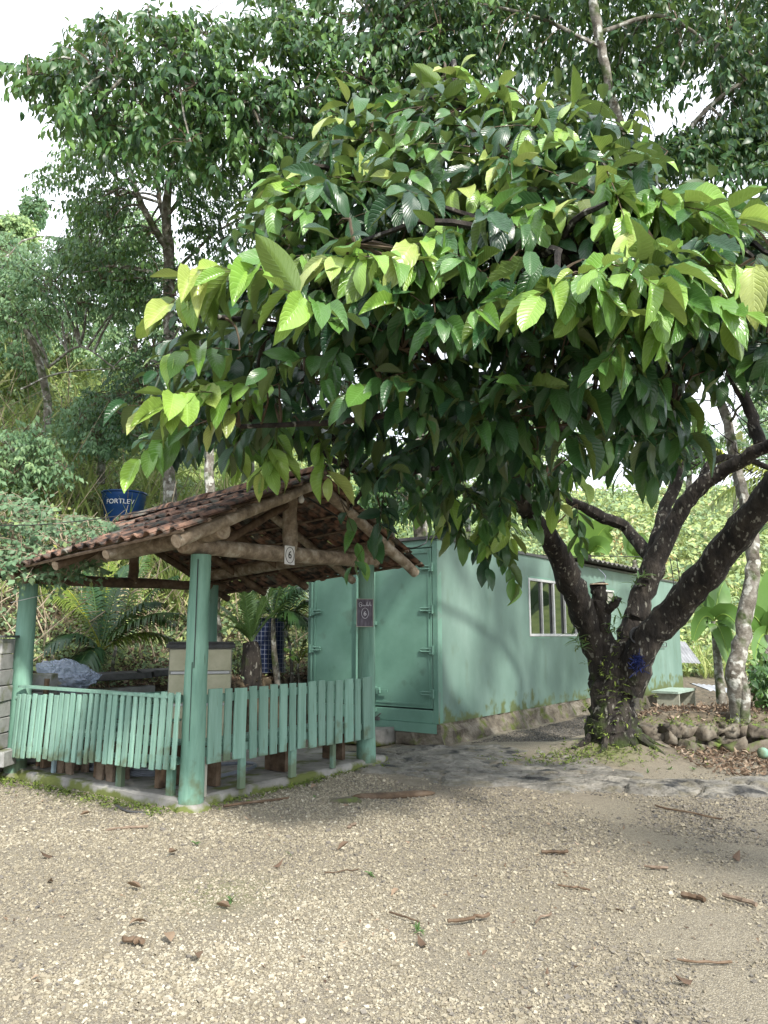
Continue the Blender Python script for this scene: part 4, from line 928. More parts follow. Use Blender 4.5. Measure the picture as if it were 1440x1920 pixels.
for a0 in range(6):                                                     # surface roots
    q = a0 * .7 - 2.9 + rng.normal() * .1; l = rng.uniform(.3, .6); pts = []
    for t in np.linspace(0, 1, 7):
        x = tb[0] + math.cos(q + .25 * math.sin(t * 3)) * (.2 + l * t); y = tb[1] - .05 + math.sin(q + .25 * math.sin(t * 3)) * (.2 + l * t)
        pts.append((x, y, ZG(x, y) + .16 * (1 - t) ** 2.5 + .0 - .02 * t))
    mb = MB(); mb.tube(smooth_path(pts, 3), np.linspace(.065, .012, 19), 8, jit=.2); mb.build('root', M['bark'], T, smooth=True)
L_([(1140, 1265, 10.3, .24), (1112, 1200, 10.15, .21), (1085, 1130, 9.9, .19), (1058, 1065, 9.6, .185), (1022, 1000, 9.2, .14), (975, 945, 8.6, .11), (935, 880, 8.0, .09), (870, 760, 7.3, .075), (780, 620, 6.6, .06), (690, 480, 6.2, .045), (640, 350, 6.1, .03)])
limb([(1140, 1240, 10.2, .17), (1130, 1180, 10.05, .125), (1124, 1130, 10.0, .12), (1123, 1096, 9.98, .125)], 'cut_stump', jit=.07)
mb = MB(); c = at(1123, 1095, 9.98); mb.tube([c - (0, 0, .01), c + (0, 0, .006)], [.125, .115], 12, jit=.04); mb.build('stump_face', M['woodend'], T)
limb([(1130, 1150, 10.0, .07), (1145, 1140, 9.9, .06), (1157, 1122, 9.85, .065)], 'stub', jit=.2)
C1 = L_([(1160, 1260, 10.3, .24), (1182, 1190, 10.3, .20), (1200, 1130, 10.3, .185), (1225, 1060, 10.2, .17), (1262, 985, 10.1, .14), (1300, 925, 9.9, .125), (1350, 885, 9.7, .11), (1410, 850, 9.4, .10), (1480, 800, 9.0, .09), (1560, 650, 8.2, .075), (1540, 420, 7.0, .055)])
L_([(1215, 1075, 10.3, .13), (1232, 1010, 10.5, .12), (1248, 950, 10.7, .105), (1272, 890, 10.8, .10), (1268, 820, 10.9, .08), (1272, 740, 10.8, .07), (1220, 600, 10.0, .05), (1120, 420, 9.0, .04)])
D1 = L_([(1175, 1290, 10.2, .26), (1205, 1210, 10.0, .235), (1260, 1150, 9.8, .23), (1320, 1080, 9.4, .225), (1380, 1005, 9.0, .21), (1450, 915, 8.5, .19), (1540, 800, 7.9, .16), (1570, 700, 7.4, .13), (1480, 640, 7.2, .115), (1330, 688, 7.3, .10), (1240, 715, 7.2, .085), (1135, 755, 7.0, .075), (1010, 700, 6.5, .05), (860, 610, 5.8, .035)])
L_([(1570, 720, 7.5, .11), (1520, 560, 6.4, .08), (1350, 480, 5.4, .06), (1180, 460, 4.9, .04), (1010, 480, 4.7, .025)])
L_([(1335, 688, 7.3, .07), (1240, 560, 6.3, .05), (1110, 420, 5.9, .04), (960, 300, 5.9, .03), (850, 180, 6.1, .02)])
L_([(1425, 835, 9.6, .10), (1405, 770, 9.7, .085), (1372, 700, 9.6, .075), (1340, 600, 9.0, .06), (1280, 420, 8.0, .04)])
L_([(1300, 930, 10.0, .06), (1335, 865, 10.2, .06), (1400, 862, 10.3, .05), (1470, 890, 10.3, .04)])
L_([(1175, 990, 11.0, .10), (1120, 965, 10.8, .10), (1050, 930, 10.3, .06), (950, 900, 9.5, .04)])
L_([(1010, 720, 6.6, .05), (830, 760, 6.2, .035), (640, 790, 5.9, .03), (450, 800, 5.7, .02)])
L_([(1090, 790, 7.2, .05), (900, 860, 7.4, .035), (700, 900, 7.3, .025)])
L_([(870, 760, 7.3, .05), (660, 640, 6.3, .035), (450, 600, 5.6, .025), (330, 590, 5.2, .015)])
for pts in (([1175, 992, 11.0, .1], [1225, 1050, 10.4, .12]),): limb(pts + ([1235, 1075, 10.3, .12],), 'limb')
# fine bare twigs at the right
for k in range(26):
    u0, v0 = rng.uniform(1250, 1430), rng.uniform(700, 900); d0 = rng.uniform(9.5, 11); du, dv = rng.normal() * 60, -abs(rng.normal()) * 60
    limb([(u0, v0, d0, .012), (u0 + du * .5 + rng.normal() * 10, v0 + dv * .4, d0, .009), (u0 + du, v0 + dv, d0 + rng.normal() * .3, .004)], 'twig', k=3, n=4)

CROWN = [(230, 850), (250, 750), (275, 640), (290, 560), (345, 505), (440, 470), (470, 360), (570, 305), (620, 220), (725, 200), (830, 130), (900, 120), (960, 200), (1060, 185), (1170, 220), (1200, 330), (1290, 355), (1440, 360), (1700, 350), (1700, 640), (1440, 650), (1345, 620), (1290, 700), (1270, 820), (1230, 850), (1150, 830), (1090, 800), (1020, 820), (985, 860), (930, 910), (880, 930), (820, 900), (740, 870), (640, 870), (500, 850), (400, 840), (300, 820)]
def dnear(u, v):
    r = np.hypot((u - 1080) / 900, (v - 520) / 470); return 3.85 + 2.4 * np.minimum(r, 1.2) ** 1.5 + np.clip((v - 780) / 130, 0, 1.5) * 1.3 + np.clip((200 - v) / 120, 0, 1) * .7
q = poly_samples(CROWN, 740); q[:, 0] = np.where(q[:, 0] < 1080, 1080 + (q[:, 0] - 1080) * .94, q[:, 0]); q = q[~((q[:, 1] > 560) & (rng.uniform(0, 1, len(q)) < .36))]; u, v = q[:, 0], q[:, 1]
dep = rng.beta(1.0, 1.7, len(u)) * 3.6; D = dnear(u, v) + dep
C = atv(u, v, D)
core = np.array((3.2, 8.2, 4.0)); O = C - core; O /= np.linalg.norm(O, axis=1)[:, None]; O[:, 2] *= .5; O += rng.normal(size=O.shape) * .4
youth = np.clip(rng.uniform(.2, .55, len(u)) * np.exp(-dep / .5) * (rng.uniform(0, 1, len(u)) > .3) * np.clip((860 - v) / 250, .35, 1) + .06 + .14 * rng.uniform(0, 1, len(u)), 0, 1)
Ltw = rng.uniform(.45, .8, len(u))
# named light boughs seen in the photograph: u, v, depth, direction in (right, up), youth
BO = [(235, 850, 5.6, -1, -.6), (275, 745, 5.3, -1, -.1), (320, 720, 5.2, -.8, .1), (385, 705, 5.4, -.6, .1), (300, 645, 5.3, -1, 0), (300, 560, 4.9, -.8, -.5), (345, 500, 4.9, -1, -.1), (420, 490, 4.8, -1, 0), (490, 335, 5.6, -1, .1),
      (560, 320, 5.7, -1, .1), (610, 215, 6.0, -.7, .3), (650, 180, 6.1, -.2, .8), (720, 185, 6.0, -.6, .5), (835, 110, 6.1, .0, 1), (865, 120, 6.1, .3, .8), (930, 170, 5.7, .2, .6), (1000, 190, 5.7, .1, .6), (1065, 195, 5.8, .1, .8),
      (1180, 215, 6.0, .5, .5), (600, 465, 4.6, -1, .1), (690, 470, 4.5, -.7, .1), (560, 545, 4.3, -.3, .2), (760, 440, 4.6, -.9, .1), (740, 330, 5.2, -1, 0), (830, 335, 5.0, -.9, .2), (900, 300, 5.1, -.6, .5), (955, 325, 4.9, -.4, .4), (985, 250, 5.3, .1, .5), (1050, 240, 5.3, .2, .5),
      (1020, 375, 4.6, .5, .2), (1090, 365, 4.6, -.6, .2), (1165, 420, 4.2, .1, -1), (1215, 360, 4.5, .8, .2), (1290, 365, 4.4, 1, .05), (1370, 385, 4.4, 1, -.1), (1020, 530, 4.0, -.4, -.2), (1100, 510, 4.0, -.3, .1), (1180, 505, 3.9, .3, -.3), (1300, 470, 4.3, .8, -.2),
      (1390, 560, 4.1, 1, -.2), (1430, 480, 4.2, 1, .1), (860, 400, 4.8, -.8, .1), (670, 280, 5.7, -.7, .3), (1120, 290, 5.2, .3, .5), (1230, 280, 5.9, .8, .3),
      (420, 760, 5.6, -.6, -.4), (1225, 850, 7.0, .4, -.7), (1270, 850, 7.4, .3, -.8), (1300, 640, 6.8, .2, -.8), (490, 870, 6.6, -.3, -.9), (450, 870, 6.8, 0, -1), (535, 880, 6.6, .2, -1), (625, 880, 6.7, .3, -.9), (835, 990, 7.8, 0, -1), (960, 1010, 8.2, .2, -1), (900, 1020, 8.3, -.2, -1), (1060, 940, 8.6, .5, -.6), (1120, 900, 8.8, .8, -.5), (740, 470, 4.6, .4, 0)]
B = np.array(BO, float); B[:, 0] -= B[:, 3] * 80; B[:, 1] += B[:, 4] * 60; Cb = atv(B[:, 0], B[:, 1], B[:, 2]); Ob = np.stack([B[:, 3], -.45 + rng.normal(size=len(B)) * .15, B[:, 4] * .9], 1)
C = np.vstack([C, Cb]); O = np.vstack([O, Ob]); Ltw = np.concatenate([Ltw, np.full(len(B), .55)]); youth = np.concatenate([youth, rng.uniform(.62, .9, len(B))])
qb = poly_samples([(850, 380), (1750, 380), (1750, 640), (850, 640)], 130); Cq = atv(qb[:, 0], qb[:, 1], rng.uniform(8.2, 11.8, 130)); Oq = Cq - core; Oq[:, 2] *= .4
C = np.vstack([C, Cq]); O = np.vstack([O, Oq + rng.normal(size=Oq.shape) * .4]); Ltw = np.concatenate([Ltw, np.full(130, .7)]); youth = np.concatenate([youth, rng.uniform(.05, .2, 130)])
qc = poly_samples([(680, 870), (1010, 820), (1000, 960), (880, 990), (800, 960), (720, 950)], 14); Cc2 = atv(qc[:, 0], qc[:, 1], rng.uniform(7.0, 8.6, 14)); Oc2 = rng.normal(size=(14, 3)) * .5 + (0, 0, -.5)
C = np.vstack([C, Cc2]); O = np.vstack([O, Oc2]); Ltw = np.concatenate([Ltw, np.full(14, .5)]); youth = np.concatenate([youth, rng.uniform(.1, .45, 14)])
# sprigs hanging in front of the gazebo and wall, dark or mid green
SP_ = [(660, 985, 7.4), (690, 1010, 7.3), (715, 950, 7.2), (905, 1020, 8.4), (945, 1040, 8.4), (850, 975, 8.2), (770, 910, 7.6), (1000, 940, 8.8), (1050, 880, 8.4), (1100, 850, 8.0), (1160, 850, 7.6), (1020, 890, 8.6), (930, 970, 8.3), (1085, 980, 9.0), (1300, 680, 6.2), (1370, 650, 5.4), (1255, 720, 6.2)]
S_ = np.array(SP_); Cs = atv(S_[:, 0], S_[:, 1], S_[:, 2]); Os = np.stack([rng.normal(size=len(S_)) * .5, -.3 + rng.normal(size=len(S_)) * .3, np.full(len(S_), -.6)], 1)
C = np.vstack([C, Cs]); O = np.vstack([O, Os]); Ltw = np.concatenate([Ltw, np.full(len(S_), .5)]); youth = np.concatenate([youth, rng.uniform(.12, .5, len(S_))])
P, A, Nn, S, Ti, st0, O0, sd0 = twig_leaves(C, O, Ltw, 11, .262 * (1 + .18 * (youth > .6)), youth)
# bend the Ns of drooping leaves outward so upper faces show
twig_mesh(st0, O0, Ltw, .25, .006, 'twig', 'twig', T)
# second-order branches: node points joined to the nearest limb, twigs joined to nodes
Lp = np.vstack([q[len(q) // 3:] for q in LIMBS])
nodes = C[rng.choice(len(C), 85, replace=False)] + rng.normal(size=(85, 3)) * .1
def arcs(Pa, Pb, r0, r1, name, mat, parent, sag=.15, n=5, m=7):
    mb = MB()
    for a, b, ra, rb in zip(Pa, Pb, np.broadcast_to(r0, len(Pa)), np.broadcast_to(r1, len(Pa))):
        t = np.linspace(0, 1, m)[:, None]; d = np.linalg.norm(b - a); pts = a * (1 - t) + b * t + np.sin(math.pi * t) * (np.array((0, 0, sag * d)) + rng.normal(size=3) * d * .07) + rng.normal(size=(m, 3)) * d * .012
        pts[0] = a; pts[-1] = b; mb.tube(pts, np.linspace(ra, rb, m), n, cap=False)
    o = mb.build(name, M[mat], parent, smooth=True); o['kind'] = 'stuff'; return o
def nearest(A_, B_): return B_[np.argmin(((A_[:, None] - B_[None]) ** 2).sum(2), 1)]
near = nearest(nodes, Lp[:, :3]); arcs(near, nodes, .035, .014, 'branch', 'bark', T)
arcs(nearest(st0, np.vstack([nodes, Lp[:, :3]])), st0, .012, .006, 'branchlet', 'twig', T, n=4, m=5)
# the largest 300 in view as single leaves, the rest one mass
uu, vv = px(P + A / np.linalg.norm(A, axis=1)[:, None] * S[:, None] * .5); dist = np.linalg.norm(P - (0, 0, CAM_H), axis=1)
An = A / np.linalg.norm(A, axis=1)[:, None]; Nq = Nn - An * (An * Nn).sum(1)[:, None]; Nq /= np.linalg.norm(Nq, axis=1)[:, None]
vd = (P - np.array((0, 0, CAM_H))) / dist[:, None]; facing = np.abs((Nq * vd).sum(1))
# leaves keep clear of the camera and of the ground
gab = inpoly(uu, vv, [(470, 915), (560, 905), (650, 925), (790, 1050), (700, 1060), (400, 1040), (400, 960)])
ok = (dist > 3.0) & (P[:, 2] > 1.7) & ~(gab & (rng.uniform(0, 1, len(P)) < .85))
score = np.where((uu > 0) & (uu < 1440) & (vv > 0) & (vv < 1100) & ok, S ** 2 * (.3 + facing) / (dist - 2.2) ** 2.6, -1)
# count only what is not hidden behind nearer leaves: coarse depth grid
gi = (np.clip(uu / 34, 0, 43).astype(int), np.clip(vv / 34, 0, 40).astype(int)); dmin = np.full((44, 41), 99.); np.minimum.at(dmin, gi, dist); score = np.where(dist > dmin[gi] + .35, score * .12, score)
top = np.argsort(-score)[:300]; mask = np.zeros(len(P), bool); mask[top] = True
tm = []
for i in range(10):
    V_, F_, U_ = leaf_template(8, 6, fold=[.25, .1, .45, .15, .7, .2, -.15, .55, .3, .9][i], droop=[.25, .5, .15, .7, .3, .1, .35, .6, -.1, .3][i], wave=[.02, .03, .015, .035, .02, .025, .03, .02, .035, .02][i], wid=[.43, .47, .38, .45, .42, .48, .44, .36, .46, .40][i], seed=i)
    tm.append(np_mesh('leaf', V_, F_, M['bigleaf1'], True, U_))
X = np.cross(An, Nq)
for n_, i in enumerate(top):
    o = bpy.data.objects.new('leaf', tm[(n_ * 7) % 10]); COL.objects.link(o); o.parent = T; o.matrix_parent_inverse = Matrix.Translation(-Vector(T.location))
    m = Matrix((X[i] * S[i], An[i] * S[i], Nq[i] * S[i])).transposed().to_4x4(); m.translation = Vector(P[i]); o.matrix_basis = m
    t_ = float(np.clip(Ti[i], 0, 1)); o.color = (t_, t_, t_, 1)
k_ = ok & ~mask; idx = np.where(k_)[0]; parts = np.array_split(rng.permutation(idx), 3)
allV = []; 
def multi_scatter(name, temps, P, A, Nn, S, Ti, mat, parent, kind='stuff'):
    Vs, Fs, Us, Ts = [], [], [], []; off = 0; sel = rng.integers(0, len(temps), len(P))
    for ti_, (TV, TF, TU) in enumerate(temps):
        s_ = sel == ti_; 
        if not s_.any(): continue
        a = A[s_] / (np.linalg.norm(A[s_], axis=1)[:, None] + 1e-9); nn = Nn[s_] - a * (a * Nn[s_]).sum(1)[:, None]; nn /= np.linalg.norm(nn, axis=1)[:, None] + 1e-9; x = np.cross(a, nn); sz = S[s_][:, None]
        V = P[s_][:, None, :] + TV[None, :, 0, None] * (x * sz)[:, None, :] + TV[None, :, 1, None] * (a * sz)[:, None, :] + TV[None, :, 2, None] * (nn * sz)[:, None, :]
        n = s_.sum(); F = TF[None] + (np.arange(n) * len(TV))[:, None, None] + off; off += n * len(TV)
        Vs.append(V.reshape(-1, 3)); Fs.append(F.reshape(-1, TF.shape[1])); Us.append(np.tile(TU, (n, 1))); Ts.append(np.repeat(Ti[s_], len(TV)))
    me = np_mesh(name, np.vstack(Vs), np.vstack(Fs), mat, True, np.vstack(Us), np.concatenate(Ts)); o = link(name, me, None, parent)
    if kind: o['kind'] = kind
    return o
bigT = [leaf_template(5, 4, fold=f, droop=d, wave=.025, wid=w, seed=s) for f, d, w, s in ((.7, .5, .40, 5), (-.1, .6, .44, 6), (.5, -.1, .38, 7))] + [leaf_template(5, 4, fold=f, droop=d, wave=.02, wid=w, seed=s) for f, d, w, s in ((.25, .25, .42, 1), (.1, .4, .46, 2), (.4, .15, .40, 3), (.2, .5, .43, 4))]
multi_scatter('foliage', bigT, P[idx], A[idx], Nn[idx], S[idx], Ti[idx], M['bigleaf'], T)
# ferny epiphytes and moss tufts on the trunk
def tufts(centres, n, size, mat, name, parent, up=.6, wid=.12, tint=(.2, .8), drp=.5):
    TV, TF, TU = leaf_template(3, 2, fold=.2, droop=drp, wave=0, wid=wid); m = len(centres)
    P_ = np.repeat(centres, n, 0) + rng.normal(size=(m * n, 3)) * size * .06; A_ = rng.normal(size=(m * n, 3)); A_[:, 2] = np.abs(A_[:, 2]) + up
    return multi_scatter(name, [(TV, TF, TU)], P_, A_, rng.normal(size=(m * n, 3)) * .3 + (0, 0, 1), size * rng.uniform(.5, 1.3, m * n), rng.uniform(*tint, m * n), mat, parent)
cs2 = []
for k in range(70):
    uq, vq = rng.choice([1110, 1150, 1180]) + rng.normal() * 18, rng.uniform(1180, 1385); cs2.append(at(uq, vq, 10.02 - .02 * abs(rng.normal())))
tufts(np.array(cs2), 5, .06, M['moss'], 'trunk_moss', T, up=-.2, wid=.3)
cs3 = [at(u_, v_, d_) for u_, v_, d_ in ((1085, 1205, 9.95), (1090, 1215, 9.9), (1080, 1200, 9.9), (1150, 1175, 9.9), (1143, 1185, 9.9), (1190, 1095, 10.1), (1205, 1080, 10.1), (1150, 1130, 9.85), (1155, 1125, 9.85), (1165, 1160, 10.0), (1075, 1190, 9.9), (1195, 1085, 10.0))]
tufts(np.array(cs3), 9, .16, M['fern'], 'small_ferns', T, up=.1, wid=.14)
# things caught in the fork
mb = MB(); c = at(1196, 1240, 9.84)
for k in range(75):
    a_ = c + rng.normal(size=3) * (.03, .03, .055); mb.tube([a_, a_ + rng.normal(size=3) * .035, a_ + rng.normal(size=3) * .05], .004, 3, cap=False)
o = mb.build('blue_netting', M['bluerope']); tag(o, 'scrap of blue plastic netting caught in the fork of the big tree', 'netting')
mb = MB(); c = at(1200, 1198, 9.95)
for k in range(3): ringtube(mb, c + np.array((0, -.02 * k, .02 * k)), np.array((1., 0, .1)), np.array((-.1, .2, 1.)), .11 + .012 * k, .11, .016, 22)
mb.tube([at(1222, 1180, 9.9), at(1230, 1192, 9.9), at(1224, 1210, 9.9)], .02, 6); o = mb.build('hose_coil', M['black'], smooth=True); tag(o, 'small black hose coil hung in the fork of the big tree', 'hose')

# ---- generic smaller-leaved trees
sm2 = [leaf_template(3, 2, fold=f, droop=d, wave=.0, wid=w, seed=1) for f, d, w in ((.3, .3, .42), (.1, .5, .5))]
sm1 = [leaf_template(2, 2, fold=f, droop=d, wave=.0, wid=w, seed=1) for f, d, w in ((.3, .3, .5), (.1, .5, .58))]
def tree(name, label, limbs, polys, n_tw, nl, size, mat, bark, depth, youth=(.1, .5), temps=None, group=None, base=None, tw=(.5, .9), cat='tree', droop=.25, nodes_n=40, horiz=.5, upb=0, br=.03):
    root = empty(name, base if base is not None else at(*limbs[0][0][:3]), label, cat, group)
    lp = []
    for i, l in enumerate(limbs): lp.append(limb(l, 'trunk' if i == 0 else 'limb', bark, root, n=10))
    Cc_ = []
    for poly, w_, (d0, d1) in polys:
        q = poly_samples(poly, int(n_tw * w_)); Cc_.append(atv(q[:, 0], q[:, 1], d0 + (d1 - d0) * rng.beta(1.1, 1.3, len(q))))
    Cc_ = np.vstack(Cc_); n = len(Cc_); lpp = np.vstack(lp); Lq = lpp[len(lpp) // 4:, :3]
    nr = nearest(Cc_, Lq); O_ = Cc_ - nr; O_ /= np.linalg.norm(O_, axis=1)[:, None] + 1e-6; O_[:, 2] = O_[:, 2] * horiz + upb; O_ += rng.normal(size=O_.shape) * .45
    Lt = rng.uniform(*tw, n); zz = Cc_[:, 2]; yv = rng.uniform(*youth, n) 
    P_, A_, N_, S_, T_, s0, o0, _ = twig_leaves(Cc_, O_, Lt, nl, size, yv, droop)
    multi_scatter('foliage', temps or sm2, P_, A_, N_, S_, T_, M[mat], root)
    nd = Cc_[rng.choice(n, min(nodes_n, n), replace=False)]; arcs(nearest(nd, Lq), nd, br, br * .4, 'branch', bark, root)
    sel = rng.choice(n, min(n, 500), replace=False); arcs(nearest(s0[sel], np.vstack([nd, Lq])), s0[sel], br * .35, .005, 'branchlet', 'twig', root, n=3, m=4)
    return root
# tall tree at the left, pale slender trunk, canopy over the top left
tree('tall_tree', 'tall tree with slender pale forked trunk and airy crown left of the big leafy tree',
     [[(318, 960, 15.5, .16), (317, 800, 15.3, .15), (316, 620, 15, .14), (316, 480, 14.8, .13), (312, 400, 14.6, .11), (318, 330, 14.2, .08), (340, 240, 13.6, .05)],
      [(316, 470, 14.8, .1), (285, 420, 14.5, .085), (256, 360, 14.2, .07), (235, 290, 14, .05)], [(314, 440, 14.7, .06), (300, 380, 14.7, .06), (296, 340, 14.5, .05)], [(318, 400, 14.6, .05), (360, 340, 14.6, .04), (430, 260, 14, .03)], [(316, 520, 14.9, .05), (400, 440, 14.9, .03), (470, 400, 15, .02)]],
     [([(60, 330), (95, 300), (130, 230), (190, 200), (300, 180), (520, 160), (640, 250), (600, 330), (470, 330), (400, 340), (330, 345), (280, 340), (240, 350), (210, 420), (140, 400), (100, 350)], .62, (13, 16)),
      ([(130, 380), (230, 350), (300, 460), (300, 560), (200, 560), (120, 480)], .2, (14, 16.5)), ([(330, 330), (560, 330), (480, 440), (420, 480), (350, 480)], .18, (13.5, 16))],
     1150, 13, .125, 'leaf_dark', 'palebark', 0, youth=(.15, .75))
# the overhanging canopy, larger leaves
tree('overhanging_tree', 'leafy tree whose canopy spreads over the top left of the yard behind the gazebo',
     [[(787, 1040, 14.5, .17), (788, 950, 14.4, .16), (785, 860, 14.3, .15), (775, 700, 14, .14), (740, 500, 13.3, .12), (660, 300, 12.2, .09), (560, 215, 11.4, .06)],
      [(560, 215, 11.4, .045), (475, 195, 10.9, .035), (400, 185, 10.7, .03), (345, 120, 10.5, .02), (300, 80, 10.5, .012)], [(700, 390, 12.7, .07), (740, 220, 11.6, .05), (720, 60, 11, .04)], [(400, 185, 10.7, .018), (300, 170, 10.6, .012), (180, 130, 10.5, .008)]],
     [([(12, 125), (60, 105), (90, 90), (170, 20), (300, 22), (430, 30), (480, 10), (560, 20), (640, 60), (640, 200), (570, 260), (530, 320), (430, 300), (380, 330), (300, 300), (210, 290), (150, 250), (100, 215), (60, 170)], .68, (9.8, 12.4)),
      ([(470, 10), (520, -80), (900, -120), (900, 130), (700, 160), (560, 120)], .32, (10, 13))],
     1000, 13, .175, 'leaf_dark', 'palebark', 0, youth=(.15, .8), temps=sm2)
# dark tree behind, upper right, with sky showing through
tree('lichen_trunk_tree', 'tree with pale lichen-spotted trunk right of the big tree, crown dark against the sky',
     [[(1386, 1410, 10.9, .17), (1388, 1340, 10.9, .15), (1378, 1270, 10.9, .15), (1392, 1190, 10.95, .13), (1408, 1100, 11, .12), (1412, 1020, 11.1, .11), (1395, 940, 11.3, .10), (1378, 860, 11.5, .09), (1360, 780, 11.7, .09), (1325, 700, 11.8, .085), (1270, 560, 11.6, .08), (1200, 360, 11, .075), (1140, 150, 10.5, .08), (1122, 60, 10.4, .085), (1108, -40, 10.3, .08), (1090, -200, 10.3, .06)],
      [(1390, 1260, 10.85, .06), (1398, 1300, 10.8, .07), (1395, 1380, 10.8, .09)], [(1200, 360, 11, .05), (1330, 200, 11, .04), (1450, 120, 11, .03)], [(1125, 60, 10.4, .04), (1230, 30, 10.4, .035), (1300, 60, 10.6, .025), (1400, 150, 10.8, .015)], [(1130, 90, 10.4, .04), (1000, 30, 10.6, .03), (860, 0, 10.8, .02)], [(1270, 560, 11.6, .04), (1380, 420, 11.5, .03), (1460, 330, 11.3, .02)]],
     [([(700, -80), (1500, -120), (1500, 210), (1380, 190), (1330, 130), (1240, 150), (1180, 190), (1060, 150), (850, 130), (700, 150)], .72, (10.3, 14)),
      ([(1200, 270), (1320, 230), (1440, 190), (1500, 240), (1500, 320), (1330, 310), (1200, 300)], .18, (10.5, 13)), ([(1330, 650), (1440, 620), (1480, 700), (1450, 760), (1390, 720)], .03, (10, 12)), ([(640, 120), (850, 130), (830, 230), (620, 260), (560, 380), (480, 420), (480, 300)], .12, (11, 14))],
     2050, 12, .17, 'leaf_dark', 'palebark', 0, youth=(0, .4), temps=sm2, droop=.4, br=.025)
# lower left tree and dark ivy-covered mass
tree('grey_green_tree', 'grey-green small-leaved tree with drooping branches at the left edge below the tall tree',
     [[(60, 900, 17.5, .12), (90, 780, 17.3, .11), (60, 640, 17, .10), (-20, 500, 17, .08)], [(200, 500, 17, .02), (120, 540, 17, .03), (40, 560, 17, .05)], [(215, 690, 15.5, .02), (150, 650, 15.6, .025), (90, 690, 16, .04)], [(225, 690, 15.5, .015), (110, 700, 15.5, .02), (40, 730, 15.6, .03)]],
     [([(-40, 470), (60, 455), (140, 430), (230, 490), (300, 540), (250, 600), (160, 590), (80, 610), (-40, 620)], 1, (15, 18.5))], 620, 13, .13, 'leaf_grey', 'palebark', 0, youth=(.0, .55), temps=sm2)
tree('ivy_covered_tree', 'dense dark ivy-wrapped trunk and bush behind the left end of the big crown',
     [[(318, 960, 15, .14), (318, 700, 15, .13), (318, 500, 15, .1)]], [([(270, 500), (370, 490), (420, 560), (420, 840), (340, 850), (200, 820), (150, 740), (230, 680), (290, 620)], 1, (14, 16))],
     520, 14, .09, 'leaf_dark', 'palebark', 0, youth=(0, .35), temps=sm1, tw=(.3, .6))
# background screen behind the crown (centre), several separate trees
def bush_tree(label, u, v0, v1, wid, d, n, size, mat, youth, group='trees on the bank behind the gazebo', name='bank_tree'):
    gy = at(u, v0, d); poly = [(u + wid * math.cos(q) * rng.uniform(.75, 1.15), (v0 * .35 + v1 * .65) + (v0 - v1) * .42 * math.sin(q) * rng.uniform(.8, 1.15)) for q in np.linspace(0, 2 * math.pi, 14, endpoint=False)]
    return tree(name, label, [[(u, v0 + 30, d, .10), (u + rng.normal() * 8, (v0 + v1) / 2, d, .08), (u + rng.normal() * 15, v1 + (v0 - v1) * .25, d, .04)]], [(poly, 1, (d - 1.2, d + 1.5))], n, 12, size, mat, 'palebark', 0, youth=youth, temps=sm1, group=group, nodes_n=20, br=.018)
bush_tree('mid green tree on the bank seen below the crown, left of the pale trunk', 470, 930, 480, 130, 17, 420, .15, 'leaf_dark', (.1, .6))
bush_tree('dark leafy tree on the bank seen through the middle of the big crown', 640, 960, 560, 140, 18, 420, .16, 'leaf_dark', (.1, .7))
bush_tree('leafy dark tree just behind the container roof and pale trunk', 735, 1000, 860, 75, 15, 260, .12, 'leaf_dark', (.1, .6))
bush_tree('light green tree beyond the container roof under the big crown', 880, 1000, 760, 120, 22, 380, .17, 'leaf_grey', (.4, 1))
bush_tree('thin light tree beyond the container, left of the open slope', 1010, 930, 760, 90, 24, 260, .16, 'leaf_grey', (.3, 1))
bush_tree('dark bush on the slope between the two right limbs', 1290, 900, 800, 55, 22, 240, .15, 'leaf_dark', (.3, .9))
bush_tree('bushy pale tree at the right edge above the palm', 1440, 860, 720, 50, 24, 220, .16, 'leaf_grey', (.3, .9))
bush_tree('broad leafy shrub at the right edge beside the banana plants', 1450, 1330, 1230, 45, 12.5, 160, .12, 'leaf_dark', (.3, .9))
bush_tree('yellow-green round tree on the far left skyline', 15, 480, 405, 60, 42, 420, .34, 'leaf_grey', (.6, 1), group='trees on the far skyline', name='skyline_tree')
bush_tree('thin bluish tree standing alone on the far left skyline', 62, 450, 365, 26, 60, 110, .4, 'leaf_grey', (0, .3), group='trees on the far skyline', name='skyline_tree')

bush_tree('grey-green shrub tree high on the left bank, nearest the left edge', 25, 760, 560, 80, 20, 300, .15, 'leaf_grey', (0, .6), group='shrub trees on the left bank')
bush_tree('pale shrub tree on the left bank between the left edge and the ivy trunk', 130, 700, 560, 90, 23, 300, .15, 'leaf_grey', (.2, .9), group='shrub trees on the left bank')
bush_tree('low dark shrub on the left bank below the drooping branches', 190, 880, 740, 80, 16, 300, .12, 'leaf_grey', (0, .45), group='shrub trees on the left bank')
bush_tree('wide grey-green shrub on the left bank above the climbing shrub', 40, 960, 800, 90, 14, 280, .11, 'leaf_grey', (.1, .7), group='shrub trees on the left bank')
bush_tree('round tree on the high bank behind the pale forked trunk', 230, 600, 400, 110, 26, 360, .2, 'leaf_grey', (0, .8), group='shrub trees on the left bank')
bush_tree('leafy tree on the bank just left of the lowest crown tips', 262, 780, 540, 75, 21, 340, .17, 'leaf_grey', (.1, .7), group='shrub trees on the left bank')
bush_tree('loose grey tree at the left edge high on the bank', -10, 640, 450, 90, 27, 320, .2, 'leaf_grey', (.1, .6), group='shrub trees on the left bank')

